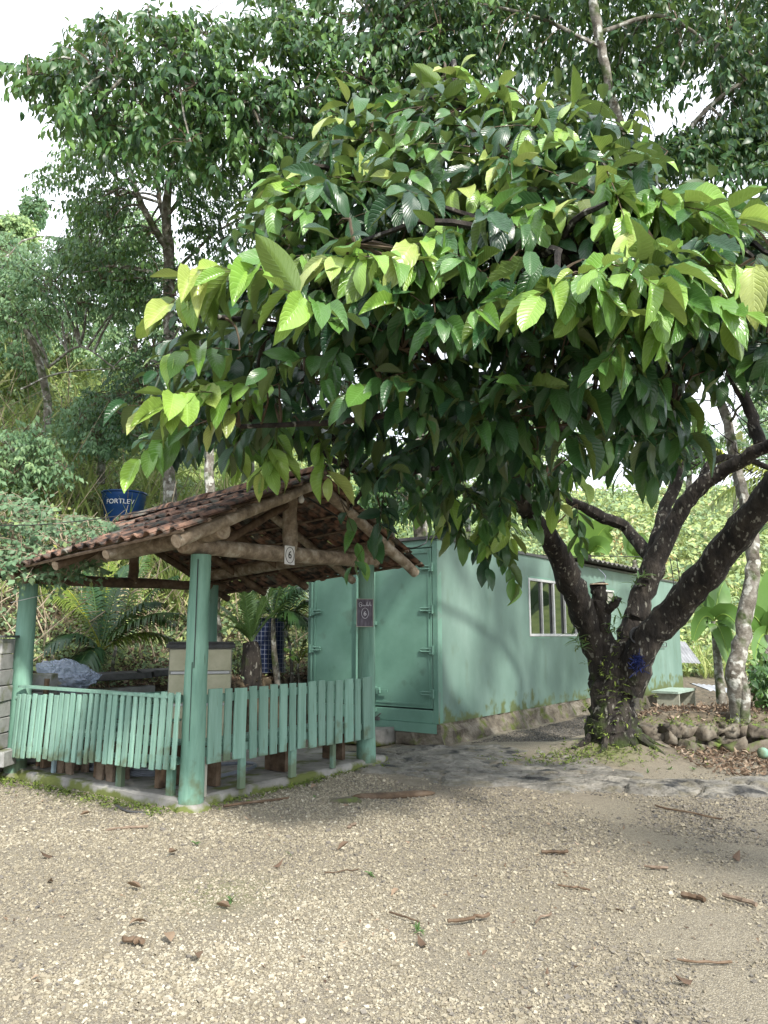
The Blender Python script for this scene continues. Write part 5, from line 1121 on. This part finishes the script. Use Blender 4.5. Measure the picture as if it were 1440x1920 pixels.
# ---- hillside undergrowth, grass and dry stems (nobody could count these)
def hill_points(n, ymin, ymax, xr, cond):
    out = np.zeros((0, 3))
    while len(out) < n:
        y = ymin + (ymax - ymin) * rng.uniform(0, 1, n * 3) ** 1.4; x = rng.uniform(-.62, .62, n * 3) * y * 1.02; z = terrain(x, y)
        k = cond(x, y, z); out = np.vstack([out, np.stack([x, y, z], 1)[k]])
    return out[:n]
dline = lambda x, y: (x + 4.09) * E2[0] + (y - 8.9) * E2[1]
def blobs(name, pts, nper, rad, size, mat, tint, flat=.7, temps=sm1, lift=.5):
    n = len(pts); m = n * nper; base = np.repeat(pts, nper, 0); R_ = np.repeat(rad, nper); dr = rdir(m); dr[:, 2] = np.abs(dr[:, 2])
    rr_ = R_ * rng.uniform(.3, 1, m) ** .6; P_ = base + dr * rr_[:, None] * (1, 1, flat) ; P_[:, 2] += lift * R_ * .2
    A_ = dr + rng.normal(size=(m, 3)) * .5; A_[:, 2] -= .3; N_ = np.array((0, -.4, 1)) + rng.normal(size=(m, 3)) * .4
    tn = np.clip(np.repeat(rng.uniform(*tint, n), nper) + rng.normal(size=m) * .15, 0, 1); sc = np.repeat(np.clip(base[::nper, 1] / 16, .7, 2.6), nper)
    return multi_scatter(name, temps, P_, A_, N_, size * sc * rng.uniform(.6, 1.3, m), tn, M[mat], None)
pts = hill_points(2300, 10, 46, 0, lambda x, y, z: (dline(x, y) > 1.5) & (x < 3 + .2 * (y - 12)))
o = blobs('undergrowth', pts, 30, rng.uniform(.3, .85, len(pts)) * np.clip(pts[:, 1] / 16, .6, 2.0), .12, 'leaf_under', (.05, .75)); tag(o, 'tangled grey-green undergrowth covering the bank on the left', 'undergrowth')
pts = hill_points(2600, 24, 60, 0, lambda x, y, z: (y > 25) & (x > 1 + .15 * (y - 12)))
o = blobs('slope_shrubs', pts, 14, rng.uniform(.3, .8, len(pts)) * np.clip(pts[:, 1] / 20, .8, 2.0), .15, 'leaf_under', (.25, .8), flat=.45); tag(o, 'low bright green growth covering the sunny far slope', 'undergrowth')
pts = hill_points(900, 9.5, 16, 0, lambda x, y, z: (dline(x, y) > .75) & (dline(x, y) < 4.5) & (x < 1))
o = blobs('bank_ground_plants', pts, 12, rng.uniform(.06, .2, len(pts)), .075, 'leaf_under', (.1, .8)); tag(o, 'small leafy plants scattered over the leaf litter bank', 'ground cover')
# grass clumps
def grass(name, pts, nper, h, tint, label, wid=.035):
    TV, TF, TU = leaf_template(4, 1, fold=0, droop=.55, wave=0, wid=wid); m = len(pts) * nper
    P_ = np.repeat(pts, nper, 0) + rng.normal(size=(m, 3)) * (.05, .05, 0); A_ = rng.normal(size=(m, 3)) * (.4, .4, .1) + (0, 0, 1)
    o = multi_scatter(name, [(TV, TF, TU)], P_, A_, rng.normal(size=(m, 3)) * (1, 1, .2), np.repeat(h, nper) * rng.uniform(.6, 1.2, m), rng.uniform(*tint, m), M['grass'], None); tag(o, label, 'grass'); return o
pts = hill_points(620, 13, 36, 0, lambda x, y, z: (dline(x, y) > 3) & (x < 0))
grass('tall_grass', pts, 16, rng.uniform(.7, 1.5, len(pts)), (.2, 1), 'tall pale and yellow-green grass standing on the left bank')
pts = hill_points(700, 22, 50, 0, lambda x, y, z: (y > 24) & (x > 3))
grass('slope_grass', pts, 14, rng.uniform(.4, .9, len(pts)), (.3, .9), 'light green grass on the far right slope', wid=.06)
# dry stems
mb = MB(); pts = hill_points(420, 10.5, 22, 0, lambda x, y, z: (dline(x, y) > 1.8) & (x < 0))
for p in pts:
    l = rng.uniform(.6, 2.4); d = rng.normal(size=3) * (.6, .4, .2) + (0, 0, .8); d /= np.linalg.norm(d); b_ = rng.normal(size=3) * .25; mb.tube([p, p + d * l * .5 + b_ * l * .3, p + d * l + b_ * l], [.014, .010, .004], 4, cap=False)
o = mb.build('dry_stems', M['drystem']); tag(o, 'pale dry stems and fallen branches tangled in the left bank', 'dry stems', kind='stuff')
# leaf litter
def litter(name, x, y, label, size=.07, zoff=0):
    n = len(x); z = terrain(x, y) + .012 + rng.uniform(0, .02, n) + zoff; A_ = rng.normal(size=(n, 3)) * (1, 1, .25); N_ = rng.normal(size=(n, 3)) * .45 + (0, 0, 1)
    lt = [leaf_template(2, 2, fold=f, droop=d, wid=.45, wave=.04, seed=s) for f, d, s in ((.6, -.3, 1), (.3, .4, 2), (-.5, -.4, 3))]
    o = multi_scatter(name, lt, np.stack([x, y, z], 1), A_, N_, size * rng.uniform(.5, 1.4, n), rng.beta(1.6, 1.6, n), M['litter'], None); tag(o, label, 'leaf litter'); return o
x = rng.uniform(2.9, 6.8, 5200); y = rng.uniform(8.8, 13, 5200); k = ((x - 3.6) * .9 + (y - 9.2) * .25 + vnoise(x, y, .8, 3) * 1.1 > .35) ; litter('leaf_litter', x[k], y[k], 'dry brown leaf litter heaped at the right below the stone edge')
pts = hill_points(9000, 9.3, 19, 0, lambda x, y, z: (dline(x, y) > .6) & (dline(x, y) < 8) & (x < 2)); litter('bank_litter', pts[:, 0], pts[:, 1], 'brown fallen leaves covering the bank behind the gazebo', .1)
x = rng.uniform(5, 13, 3000); y = rng.uniform(13, 26, 3000); k = (x - .76) * .809 - (y - 11) * .588 > .3; litter('path_litter', x[k], y[k], 'scattered dry leaves on the dirt path beyond the container', .09)
x = rng.uniform(-4, 5, 900); y = rng.uniform(3, 9.5, 900); k = (vnoise(x, y, .6, 77) > .05) & ~in_slab(x, y, .1) & (np.abs(x) < .52 * y)
litter('yard_debris', x[k], y[k], 'crumbs of dry leaf and bark strewn thinly over the gravel', .028)
# neighbouring tree standing right of the frame; its crown shades the right of the gravel
nb = empty('neighbour_tree', (9.2, -.6, 0), 'tree standing just outside the right edge of the yard', 'tree')
mb = MB(); tp3 = smooth_path([(9.2, -.6, -.1), (9.0, -.5, 2.5), (8.2, -.4, 4.6), (7.0, -.2, 5.8), (5.8, .3, 6.2)], 4); mb.tube(tp3, np.linspace(.2, .04, len(tp3)), 9, jit=.08); mb.build('trunk', M['bark'], nb, smooth=True)
Cn = rng.normal(size=(110, 3)) * (.95, .42, .35) + (6.8, -.1, 6.0); Cn[:, 1] -= (Cn[:, 0] - 6.8) * .35
P_, A_, N_, S_, T_, s0, o0, _ = twig_leaves(Cn, rng.normal(size=Cn.shape) * (1, 1, .3), np.full(110, .6), 10, .2, rng.uniform(.1, .5, 110)); multi_scatter('foliage', sm2, P_, A_, N_, S_, T_, M['leaf_dark'], nb); arcs(nearest(s0[::4], tp3[8:]), s0[::4], .02, .006, 'branch', 'bark', nb)
# sparse single fallen leaves and sticks on the gravel: things
lt = [np_mesh('fallen_leaf', *leaf_template(3, 2, fold=f, droop=d, wid=.5, wave=.03, seed=s)[:2], M['litter'], True, None, np.full(12, t_)) for f, d, s, t_ in ((.6, -.3, 1, .45), (.3, .3, 2, .65), (-.4, -.3, 3, .3))]
LP = [(865, 1713, .6), (520, 1385, 0)]
LEAFLAB = ['tan fallen leaf on the gravel below and right of the front gazebo post', 'dark curled leaf just right of the pale wood chip in the left foreground', 'small brown leaf on the gravel in front of the wide gazebo boards', 'small brown leaf on the gravel straight below the front post', 'reddish leaf near the centre of the gravel', 'reddish leaf on the left gravel, second from the left edge', 'small leaf on the left gravel below the reddish one', 'brown leaf on the left gravel just above the pale wood chip',
 'brown leaf on the gravel near the right edge, below the longest stick', 'small leaf beside a twig at mid gravel, right of the gazebo boards', 'brown leaf between the sticks on the right gravel', 'small dark leaf low at the centre, below the group of twigs', 'nearest small leaf at lower left of the gravel', 'small leaf just below the brown root lump near the right post', 'lowest leaf in the right foreground gravel', 'small leaf close in front of the left end of the slab', 'small leaf beside the slab edge between the two right fence legs', 'leaf at the far left of the gravel, farthest from any stick']
STICKLAB = ['stubby brown stick lying obliquely just below the brown stone', 'thin dark stick low in the right foreground', 'thin stick on the right gravel directly above the forked twig group', 'thin stick at right centre, below another of the same length', 'thicker dark stick at the centre of the foreground gravel', 'longest thin stick on the gravel near the right edge by the grey rock', 'thick short stick at the right edge, slanting', 'short straight stick alone in the middle right gravel', 'long dark stick lying close along the slab edge', 'dark stick on the gravel below the thin slats',
 'pale wood chip lying flat in the left foreground', 'thin twig left of the centre foreground stick', 'short twig on the right gravel above the thick short one', 'thick short pale stick near the right edge', 'hair thin twig near the centre of the gravel']
leafpx = [(432, 1711), (320, 1777), (512, 1632), (331, 1599), (748, 1671), (100, 1611), (265, 1670), (242, 1740), (1380, 1620), (632, 1602), (1170, 1715), (800, 1780), (368, 1798), (655, 1515), (1300, 1842), (150, 1533), (583, 1480), (90, 1660)]
for k, (u_, v_) in enumerate(leafpx):
    b_ = (960 - v_) / FPX; dy, dz = CP - SP * b_, SP + CP * b_; Y = -CAM_H * dy / dz; p = at(u_, v_, Y)
    o = bpy.data.objects.new('fallen_leaf', lt[k % 3]); COL.objects.link(o); o.location = (p[0], p[1], ZG(p[0], p[1]) + .022); o.rotation_euler = (rng.normal() * .2, rng.normal() * .2, rng.uniform(0, 6.28)); s_ = rng.uniform(.07, .12); o.scale = (s_, s_, s_)
    tag(o, LEAFLAB[k], 'fallen leaf', 'fallen leaves on the gravel')
stickpx = [(660, 1552, 25, -.6, .012), (1320, 1808, 90, .02, .006), (1075, 1672, 55, .1, .006), (1020, 1728, 60, -.25, .006), (880, 1728, 80, -.1, .010), (1290, 1530, 130, .35, .008), (1385, 1695, 60, .35, .013), (1040, 1602, 45, 0, .012), (480, 1508, 120, -.15, .014), (240, 1560, 70, -.1, .01), (250, 1772, 45, .1, .014), (760, 1725, 70, .25, .005), (1230, 1630, 40, .1, .01), (1300, 1690, 40, .2, .016), (640, 1640, 60, -.1, .004)]
for k, (u_, v_, l_, sl_, r_) in enumerate(stickpx):
    b_ = (960 - v_) / FPX; dy, dz = CP - SP * b_, SP + CP * b_; Y = -CAM_H * dy / dz; p = at(u_, v_, Y); L2 = l_ / FPX * Y; mb = MB()
    dr = np.array((1., -sl_ * 4, 0)); dr /= np.linalg.norm(dr); pts = []
    for t in np.linspace(-.5, .5, 7): pts.append((p[0] + dr[0] * L2 * t + rng.normal() * .008, p[1] + dr[1] * L2 * t + rng.normal() * .01, ZG(p[0], p[1]) + .02 + rng.uniform(0, .006)))
    mb.tube(smooth_path(pts, 2), r_, 6, jit=.2); o = mb.build('stick', M['darkwood' if k % 3 else 'brownwood'], smooth=True); tag(o, STICKLAB[k], 'stick', 'sticks on the gravel')
# exposed root mounds and stones at the gravel edge
for k, (u_, v_, sx_, sy_, sz_, lab) in enumerate(((648, 1508, .26, .12, .07, 'small brown stone half buried in the gravel by the right gazebo post'), (740, 1492, .75, .12, .05, 'long exposed root end crossing the gravel edge in front of the grey rock'), (1170, 1395, .3, .25, .12, 'mossy lump at the foot of the big tree'))):
    b_ = (960 - v_) / FPX; dy, dz = CP - SP * b_, SP + CP * b_; Y = -CAM_H * dy / dz; p = at(u_, v_, Y); o = rough_box((p[0], p[1], ZG(p[0], p[1]) + .01), (sx_, sy_, sz_), np.array(Matrix.Rotation(.25, 3, 'Z')), M['stone'] if k != 1 else M['darkwood'], 'stone' if k != 1 else 'root_end', None, amp=.02, seed=k * 7, shape=.6)
    tag(o, lab, 'stone' if k != 1 else 'root')
for k in range(5):
    p = (.4 + .3 * k + rng.normal() * .05, 11.05 + .22 * k, .1)
# moss cushions and weeds
cs4 = [];
for k in range(420):
    x = 2.5 + rng.normal() * .5; y = 9.85 + rng.normal() * .22
    cs4.append((x, y, ZG(x, y) + .02))
for k in range(300):
    s_ = rng.uniform(-.1, 2.9); cs4.append(tuple(gz(-.16 - abs(rng.normal()) * .12, s_, .015)))
for k in range(160): cs4.append(tuple(gz(rng.uniform(0, 3), -.13 - abs(rng.normal()) * .08, .015)))
for k in range(200): cs4.append((rng.uniform(3.2, 5.4), 10.5 + rng.normal() * .15, .42 + rng.normal() * .03))
o = tufts(np.array(cs4), 5, .035, M['moss'], 'moss_patches', None, up=0, wid=.35); tag(o, 'green moss cushions along the slab edge and under the tree', 'moss')
cs5 = []
for u_, v_ in ((365, 1585), (545, 1610), (695, 1644), (433, 1695), (1200, 1440), (1215, 1452), (1255, 1445), (1300, 1445), (785, 1750), (590, 1500), (420, 1495)):
    b_ = (960 - v_) / FPX; dy, dz = CP - SP * b_, SP + CP * b_; Y = -CAM_H * dy / dz; cs5.append(at(u_, v_, Y) + (0, 0, .01))
o = tufts(np.array(cs5), 12, .05, M['fern'], 'small_weeds', None, up=.2, wid=.25); tag(o, 'tiny green weeds sprouting through the gravel', 'weeds')

# ---- climbing shrub over the left end of the roof
vn = empty('climbing_shrub', at(60, 1075, 8.9), 'climbing shrub with small round leaves sprawling over the left end of the tiled roof', 'climber')
vp = [[(-60, 1060), (-60, 900), (60, 930), (150, 960), (245, 985), (235, 1010), (190, 1050), (150, 1075), (100, 1085), (40, 1075)]]
q = poly_samples(vp[0], 330); Cv = atv(q[:, 0], q[:, 1], 7.9 + .9 * rng.uniform(0, 1, len(q)) + .004 * np.clip(1060 - q[:, 1], 0, 90))
Ov = rng.normal(size=Cv.shape) * (1, .4, .35) + (.5, -.2, .05)
P_, A_, N_, S_, T_, s0, o0, _ = twig_leaves(Cv, Ov, rng.uniform(.25, .5, len(Cv)), 9, .075, rng.uniform(.2, .7, len(Cv)), .3)
rnd = [leaf_template(2, 2, fold=.15, droop=.2, wave=0, wid=.75)]
multi_scatter('foliage', rnd, P_, A_ + rng.normal(size=A_.shape) * .3, N_ + (0, -.5, 0), S_, T_, M['vine'], vn); twig_mesh(s0, o0, np.full(len(s0), .4), .3, .004, 'stem', 'drystem', vn)
arcs(nearest(s0[::3], atv(np.array([-60., 40, 120]), np.array([1080., 1060, 1040]), np.array([8.8, 8.7, 8.4]))), s0[::3], .010, .004, 'branch', 'drystem', vn, n=4, m=5)

# ---- palms, ferns, bananas
def frond(root, base, tip, rise, nleaf, ll, lw, mat, tint, name='frond', hang=.7, stem=.012, v_ang=.5):
    base = np.array(base, float); tip = np.array(tip, float); t = np.linspace(0, 1, 14)[:, None]; mid = (base + tip) / 2 + np.array((0, 0, rise)); pts = (1 - t) ** 2 * base + 2 * t * (1 - t) * mid + t * t * tip
    T_ = np.gradient(pts, axis=0); T_ /= np.linalg.norm(T_, axis=1)[:, None]; Vs = []; Fs = []; ts = []; off = 0
    tt = np.linspace(.1, .99, nleaf)
    for sgn in (-1, 1):
        for k in tt:
            i = min(int(k * 13), 12); f = k * 13 - i; p = pts[i] * (1 - f) + pts[i + 1] * f; d = T_[i]; sd_ = np.cross(d, (0, 0, 1.)); sd_ /= np.linalg.norm(sd_) + 1e-6
            L2 = ll * (math.sin(math.pi * (.12 + .82 * k)) ** .6) * rng.uniform(.9, 1.08); a = d * .55 + sd_ * sgn * .8 + np.array((0, 0, v_ang * .4)) + rng.normal(size=3) * .05; a /= np.linalg.norm(a)
            w_ = np.cross(a, np.cross(sd_, d)); w_ /= np.linalg.norm(w_) + 1e-6; prev = None
            for j in range(4):
                s = j / 3; c_ = p + a * L2 * s + np.array((0, 0, -hang * L2 * s * s)); ww = lw * (1 if j == 1 else .55 if j == 0 else .75 if j == 2 else .08)
                Vs += [c_ - w_ * ww, c_ + w_ * ww]; ts += [tint + rng.normal() * .03] * 2
                if j: Fs.append((off + 2 * j - 2, off + 2 * j - 1, off + 2 * j + 1, off + 2 * j))
            off += 8
    o = link(name, np_mesh(name, np.array(Vs), np.array(Fs), M[mat], True, None, np.clip(ts, 0, 1)), None, root)
    mb = MB(); mb.tube(pts, np.linspace(stem, stem * .3, 14), 5, t=min(1, tint + .25), cap=False); s_ = mb.build('midrib', M[mat], None, smooth=True, attr=True); s_.parent = o
    return o
def palm(label, base, trunk_top, tips, ll, lw, nleaf, tints, rise=.35, r=.05, mat='palm', cat='palm', group=None, name='palm_tree', hang=.7, trunk='palebark'):
    b = at(*base); tt = at(*trunk_top); root = empty(name, b, label, cat, group); mb = MB(); mb.tube(smooth_path([b - (0, 0, .2), (b + tt) / 2 + rng.normal(size=3) * .03, tt], 4), np.linspace(r * 1.3, r * .8, 9), 9, jit=.06); mb.build('trunk', M[trunk], root, smooth=True)
    for k, tp_ in enumerate(tips): frond(root, tt + rng.normal(size=3) * .02, at(*tp_[:3]), tp_[3] if len(tp_) > 3 else rise, nleaf, ll, lw, mat, tints[k % len(tints)], hang=hang)
    return root
palm('dark green palm with arching fronds just behind the left slats of the gazebo', (186, 1285, 11.2), (188, 1225, 11.2),
     [(85, 1215, 10.6, .45), (100, 1120, 11.0, .45), (90, 1090, 11.8, .55), (240, 1060, 11.6, .5), (300, 1130, 11.0, .45), (335, 1150, 10.8, .35), (160, 1040, 11.9, .3), (205, 1045, 12.3, .3), (320, 1195, 11.3, .3), (140, 1270, 10.6, .4)], .42, .018, 34, [.3, .75, .75, .35, .25, .5], r=.03)
palm('second slender palm behind the gazebo, right of the dark arching palm', (222, 1285, 11.4), (222, 1200, 11.5), [(330, 1080, 11.6, .35), (270, 1040, 12, .3), (180, 1100, 11.8, .3), (330, 1170, 11.2, .4)], .4, .016, 28, [.35, .55], r=.025)
fr_ = palm('stumpy fern palm with upright feathery fronds behind the right slats', (468, 1265, 12.9), (470, 1205, 12.9),
     [(405, 1090, 12.9, .12), (440, 1080, 12.9, .1), (470, 1085, 13.1, .05), (500, 1100, 12.9, .1), (520, 1095, 12.7, .25), (400, 1150, 12.6, .25), (415, 1185, 12.5, .3), (540, 1130, 12.8, .2), (455, 1095, 12.4, .1), (395, 1130, 13.2, .2)], .2, .011, 40, [.5, .8, .3], r=.16, mat='fern', cat='fern', name='tree_fern', hang=.25, trunk='bark')
palm('slim palm with pale stem beside the blue mesh guard', (521, 1262, 13.2), (512, 1160, 13.2), [(470, 1090, 13.2, .3), (540, 1065, 13.2, .25), (580, 1100, 13, .35), (575, 1170, 12.9, .35), (500, 1050, 13.6, .2), (450, 1130, 13.6, .3)], .42, .02, 24, [.25, .4], r=.045)
palm('thin young palm between the pale stemmed palm and the container door', (548, 1258, 13.4), (536, 1180, 13.4), [(560, 1080, 13.6, .3), (590, 1130, 13.2, .4), (596, 1180, 13, .4), (520, 1110, 13.6, .3)], .36, .02, 22, [.3, .45], r=.025)
palm('tiny palm seedling at the foot of the container door', (562, 1262, 13.0), (562, 1240, 13.0), [(535, 1215, 12.9, .1), (552, 1200, 13, .1), (572, 1200, 13, .1), (585, 1220, 12.9, .15), (545, 1232, 12.8, .1)], .2, .014, 12, [.6, .75], r=.015)
palm('tall palm with dark hanging fronds above the left container door', (600, 1250, 15.5), (575, 1040, 15.5), [(500, 1080, 15, .5), (530, 1000, 15.5, .4), (600, 960, 15.5, .3), (570, 1130, 14.6, .6), (540, 1120, 14.8, .6), (640, 1000, 15, .4)], .5, .022, 26, [.2, .35], r=.06)
palm('palm with long yellowing fronds behind the right limbs of the big tree', (1470, 1250, 15), (1470, 900, 15), [(1330, 950, 15, .5), (1300, 920, 15.5, .7), (1350, 820, 16, .5), (1400, 780, 16, .4), (1390, 980, 14.5, .6), (1330, 870, 16, .6), (1440, 990, 14, .5)], .62, .02, 44, [.75, .9, .55, .35], r=.1)
palm('bright yellow-green palm top between the upper right limbs', (1375, 1000, 19), (1378, 880, 19), [(1335, 840, 19, .2), (1360, 815, 19, .1), (1385, 812, 19, .1), (1405, 835, 19, .2), (1350, 860, 18.5, .3), (1420, 870, 18.5, .3)], .5, .035, 20, [1.0, .95], r=.05)
palm('pale feathery palm low behind the container roof', (850, 1060, 17), (845, 1010, 17), [(800, 1000, 16.8, .2), (830, 960, 17, .2), (880, 975, 17, .2), (900, 1010, 16.5, .3), (1000, 1000, 16.5, .4)], .4, .02, 24, [.55, .8], r=.05)
# pale trunk behind the back post
limb0 = empty('pale_trunk_tree', at(402, 1215, 13), 'straight pale blotchy trunk behind the rear gazebo post', 'tree')
limb([(404, 1230, 13, .13), (402, 1160, 13, .12), (400, 1090, 13, .12), (396, 1000, 13, .11), (392, 860, 13, .10), (390, 700, 13, .08)], 'trunk', 'palebark', limb0)
def banana(label, base, top, leaves, group='banana plants around the container', r=.08, tint=.5):
    b = at(*base); tp_ = at(*top); root = empty('banana_plant', b, label, 'banana plant', group); mb = MB(); mb.tube([b - (0, 0, .2), (b + tp_) / 2, tp_], [r * 1.2, r, r * .7], 10, jit=.05); mb.build('stem', M['palebark'], root, smooth=True)
    for (u_, v_, d_, ln, wd, curl) in leaves:
        tip = at(u_, v_, d_); d = tip - tp_; n = 12; t = np.linspace(0, 1, n)[:, None]; mid = (tp_ + tip) / 2 + np.array((0, 0, curl)); pts = (1 - t) ** 2 * tp_ + 2 * t * (1 - t) * mid + t * t * tip
        T_ = np.gradient(pts, axis=0); T_ /= np.linalg.norm(T_, axis=1)[:, None]; Vs = []; Fs = []
        vw = np.array((0, 1., .15)); 
        for i in range(n):
            s = i / (n - 1); w_ = wd * (math.sin(math.pi * min(.999, s ** .8 * .97 + .02)) ** .55) if s > .1 else .02; sd_ = np.cross(T_[i], vw); sd_ /= np.linalg.norm(sd_) + 1e-6; nrm = np.cross(sd_, T_[i])
            for x in (-1, -.5, 0, .5, 1): 
                tear = rng.normal() * .03 * abs(x); Vs.append(pts[i] + sd_ * x * w_ + nrm * (-.25 * abs(x) * w_ * .8 + tear * w_) + T_[i] * tear)
        F = [(i * 5 + j, i * 5 + j + 1, i * 5 + j + 6, i * 5 + j + 5) for i in range(n - 1) for j in range(4)]
        o = link('leaf', np_mesh('leaf', np.array(Vs), np.array(F), M['banana'], True, None, np.full(len(Vs), np.clip(tint + rng.normal() * .15, 0, 1))), None, root)
        mb = MB(); mb.tube(pts, np.linspace(.022, .006, n), 5, t=.95, cap=False); s_ = mb.build('midrib', M['banana'], None, smooth=True, attr=True); s_.parent = o
    return root
banana('banana plant with bright leaves above the middle of the container roof', (1105, 1100, 22.5), (1105, 1040, 22.5), [(1075, 960, 22.5, 1, .42, .3), (1105, 950, 22.8, 1, .48, .2), (1150, 985, 22.2, 1, .42, .5), (1060, 1050, 22, 1, .35, .5), (1140, 1040, 21.8, 1, .32, .5)], tint=.9)
banana('small banana plant peeping over the corrugated roof sheet', (1190, 1080, 23), (1190, 1050, 23), [(1172, 1000, 23, 1, .22, .2), (1205, 1000, 23, 1, .3, .2), (1220, 1040, 22.5, 1, .25, .3)], tint=.85)
banana('banana plant with broad drooping leaves just right of the far container corner', (1352, 1300, 15.5), (1338, 1165, 15.5), [(1262, 1120, 16, 1, .24, .5), (1290, 1060, 16.4, 1, .26, .4), (1360, 1090, 16, 1, .26, .3), (1392, 1190, 15, 1, .24, .5), (1300, 1200, 15.5, 1, .2, .5), (1370, 1250, 15.2, 1, .2, .4)], tint=.35)
banana('banana plant cut by the right edge with upright bright leaves', (1440, 1330, 14), (1436, 1190, 14), [(1425, 1080, 14.5, 1, .24, .2), (1455, 1060, 14, 1, .26, .2), (1390, 1160, 13.6, 1, .2, .4), (1475, 1170, 13.6, 1, .2, .4), (1415, 1240, 13.5, 1, .18, .3)], tint=.55)
for k, (u0_, d0_) in enumerate(((1262, 19.6), (1274, 19.8))): cable('cable', [at(u0_ - 6, 1045, d0_), at(u0_, 1085, d0_), at(u0_ + 2, 1130, d0_), at(u0_ - 4, 1165, d0_)], .012, 'black', ['black cable hanging down the far corner of the green building', 'outer black cable hanging beside the far corner, clear of the wall'][k])
# white cup-like thing and plank at the right edge
o = rough_box(at(1430, 1412, 9.7), (.11, .1, .12), None, M['mint'], 'plastic_bottle', None, amp=.01, shape=.9); tag(o, 'pale green crushed plastic bottle in the leaf litter at the right edge', 'bottle')
mb = MB(); mb.box(at(1425, 1305, 12.6), (.9, .15, .04), np.array(Matrix.Rotation(.2, 3, 'Y'))); o = mb.build('old_plank', M['brownwood']); tag(o, 'old plank lying behind the pale lichen trunk at the right edge', 'plank')
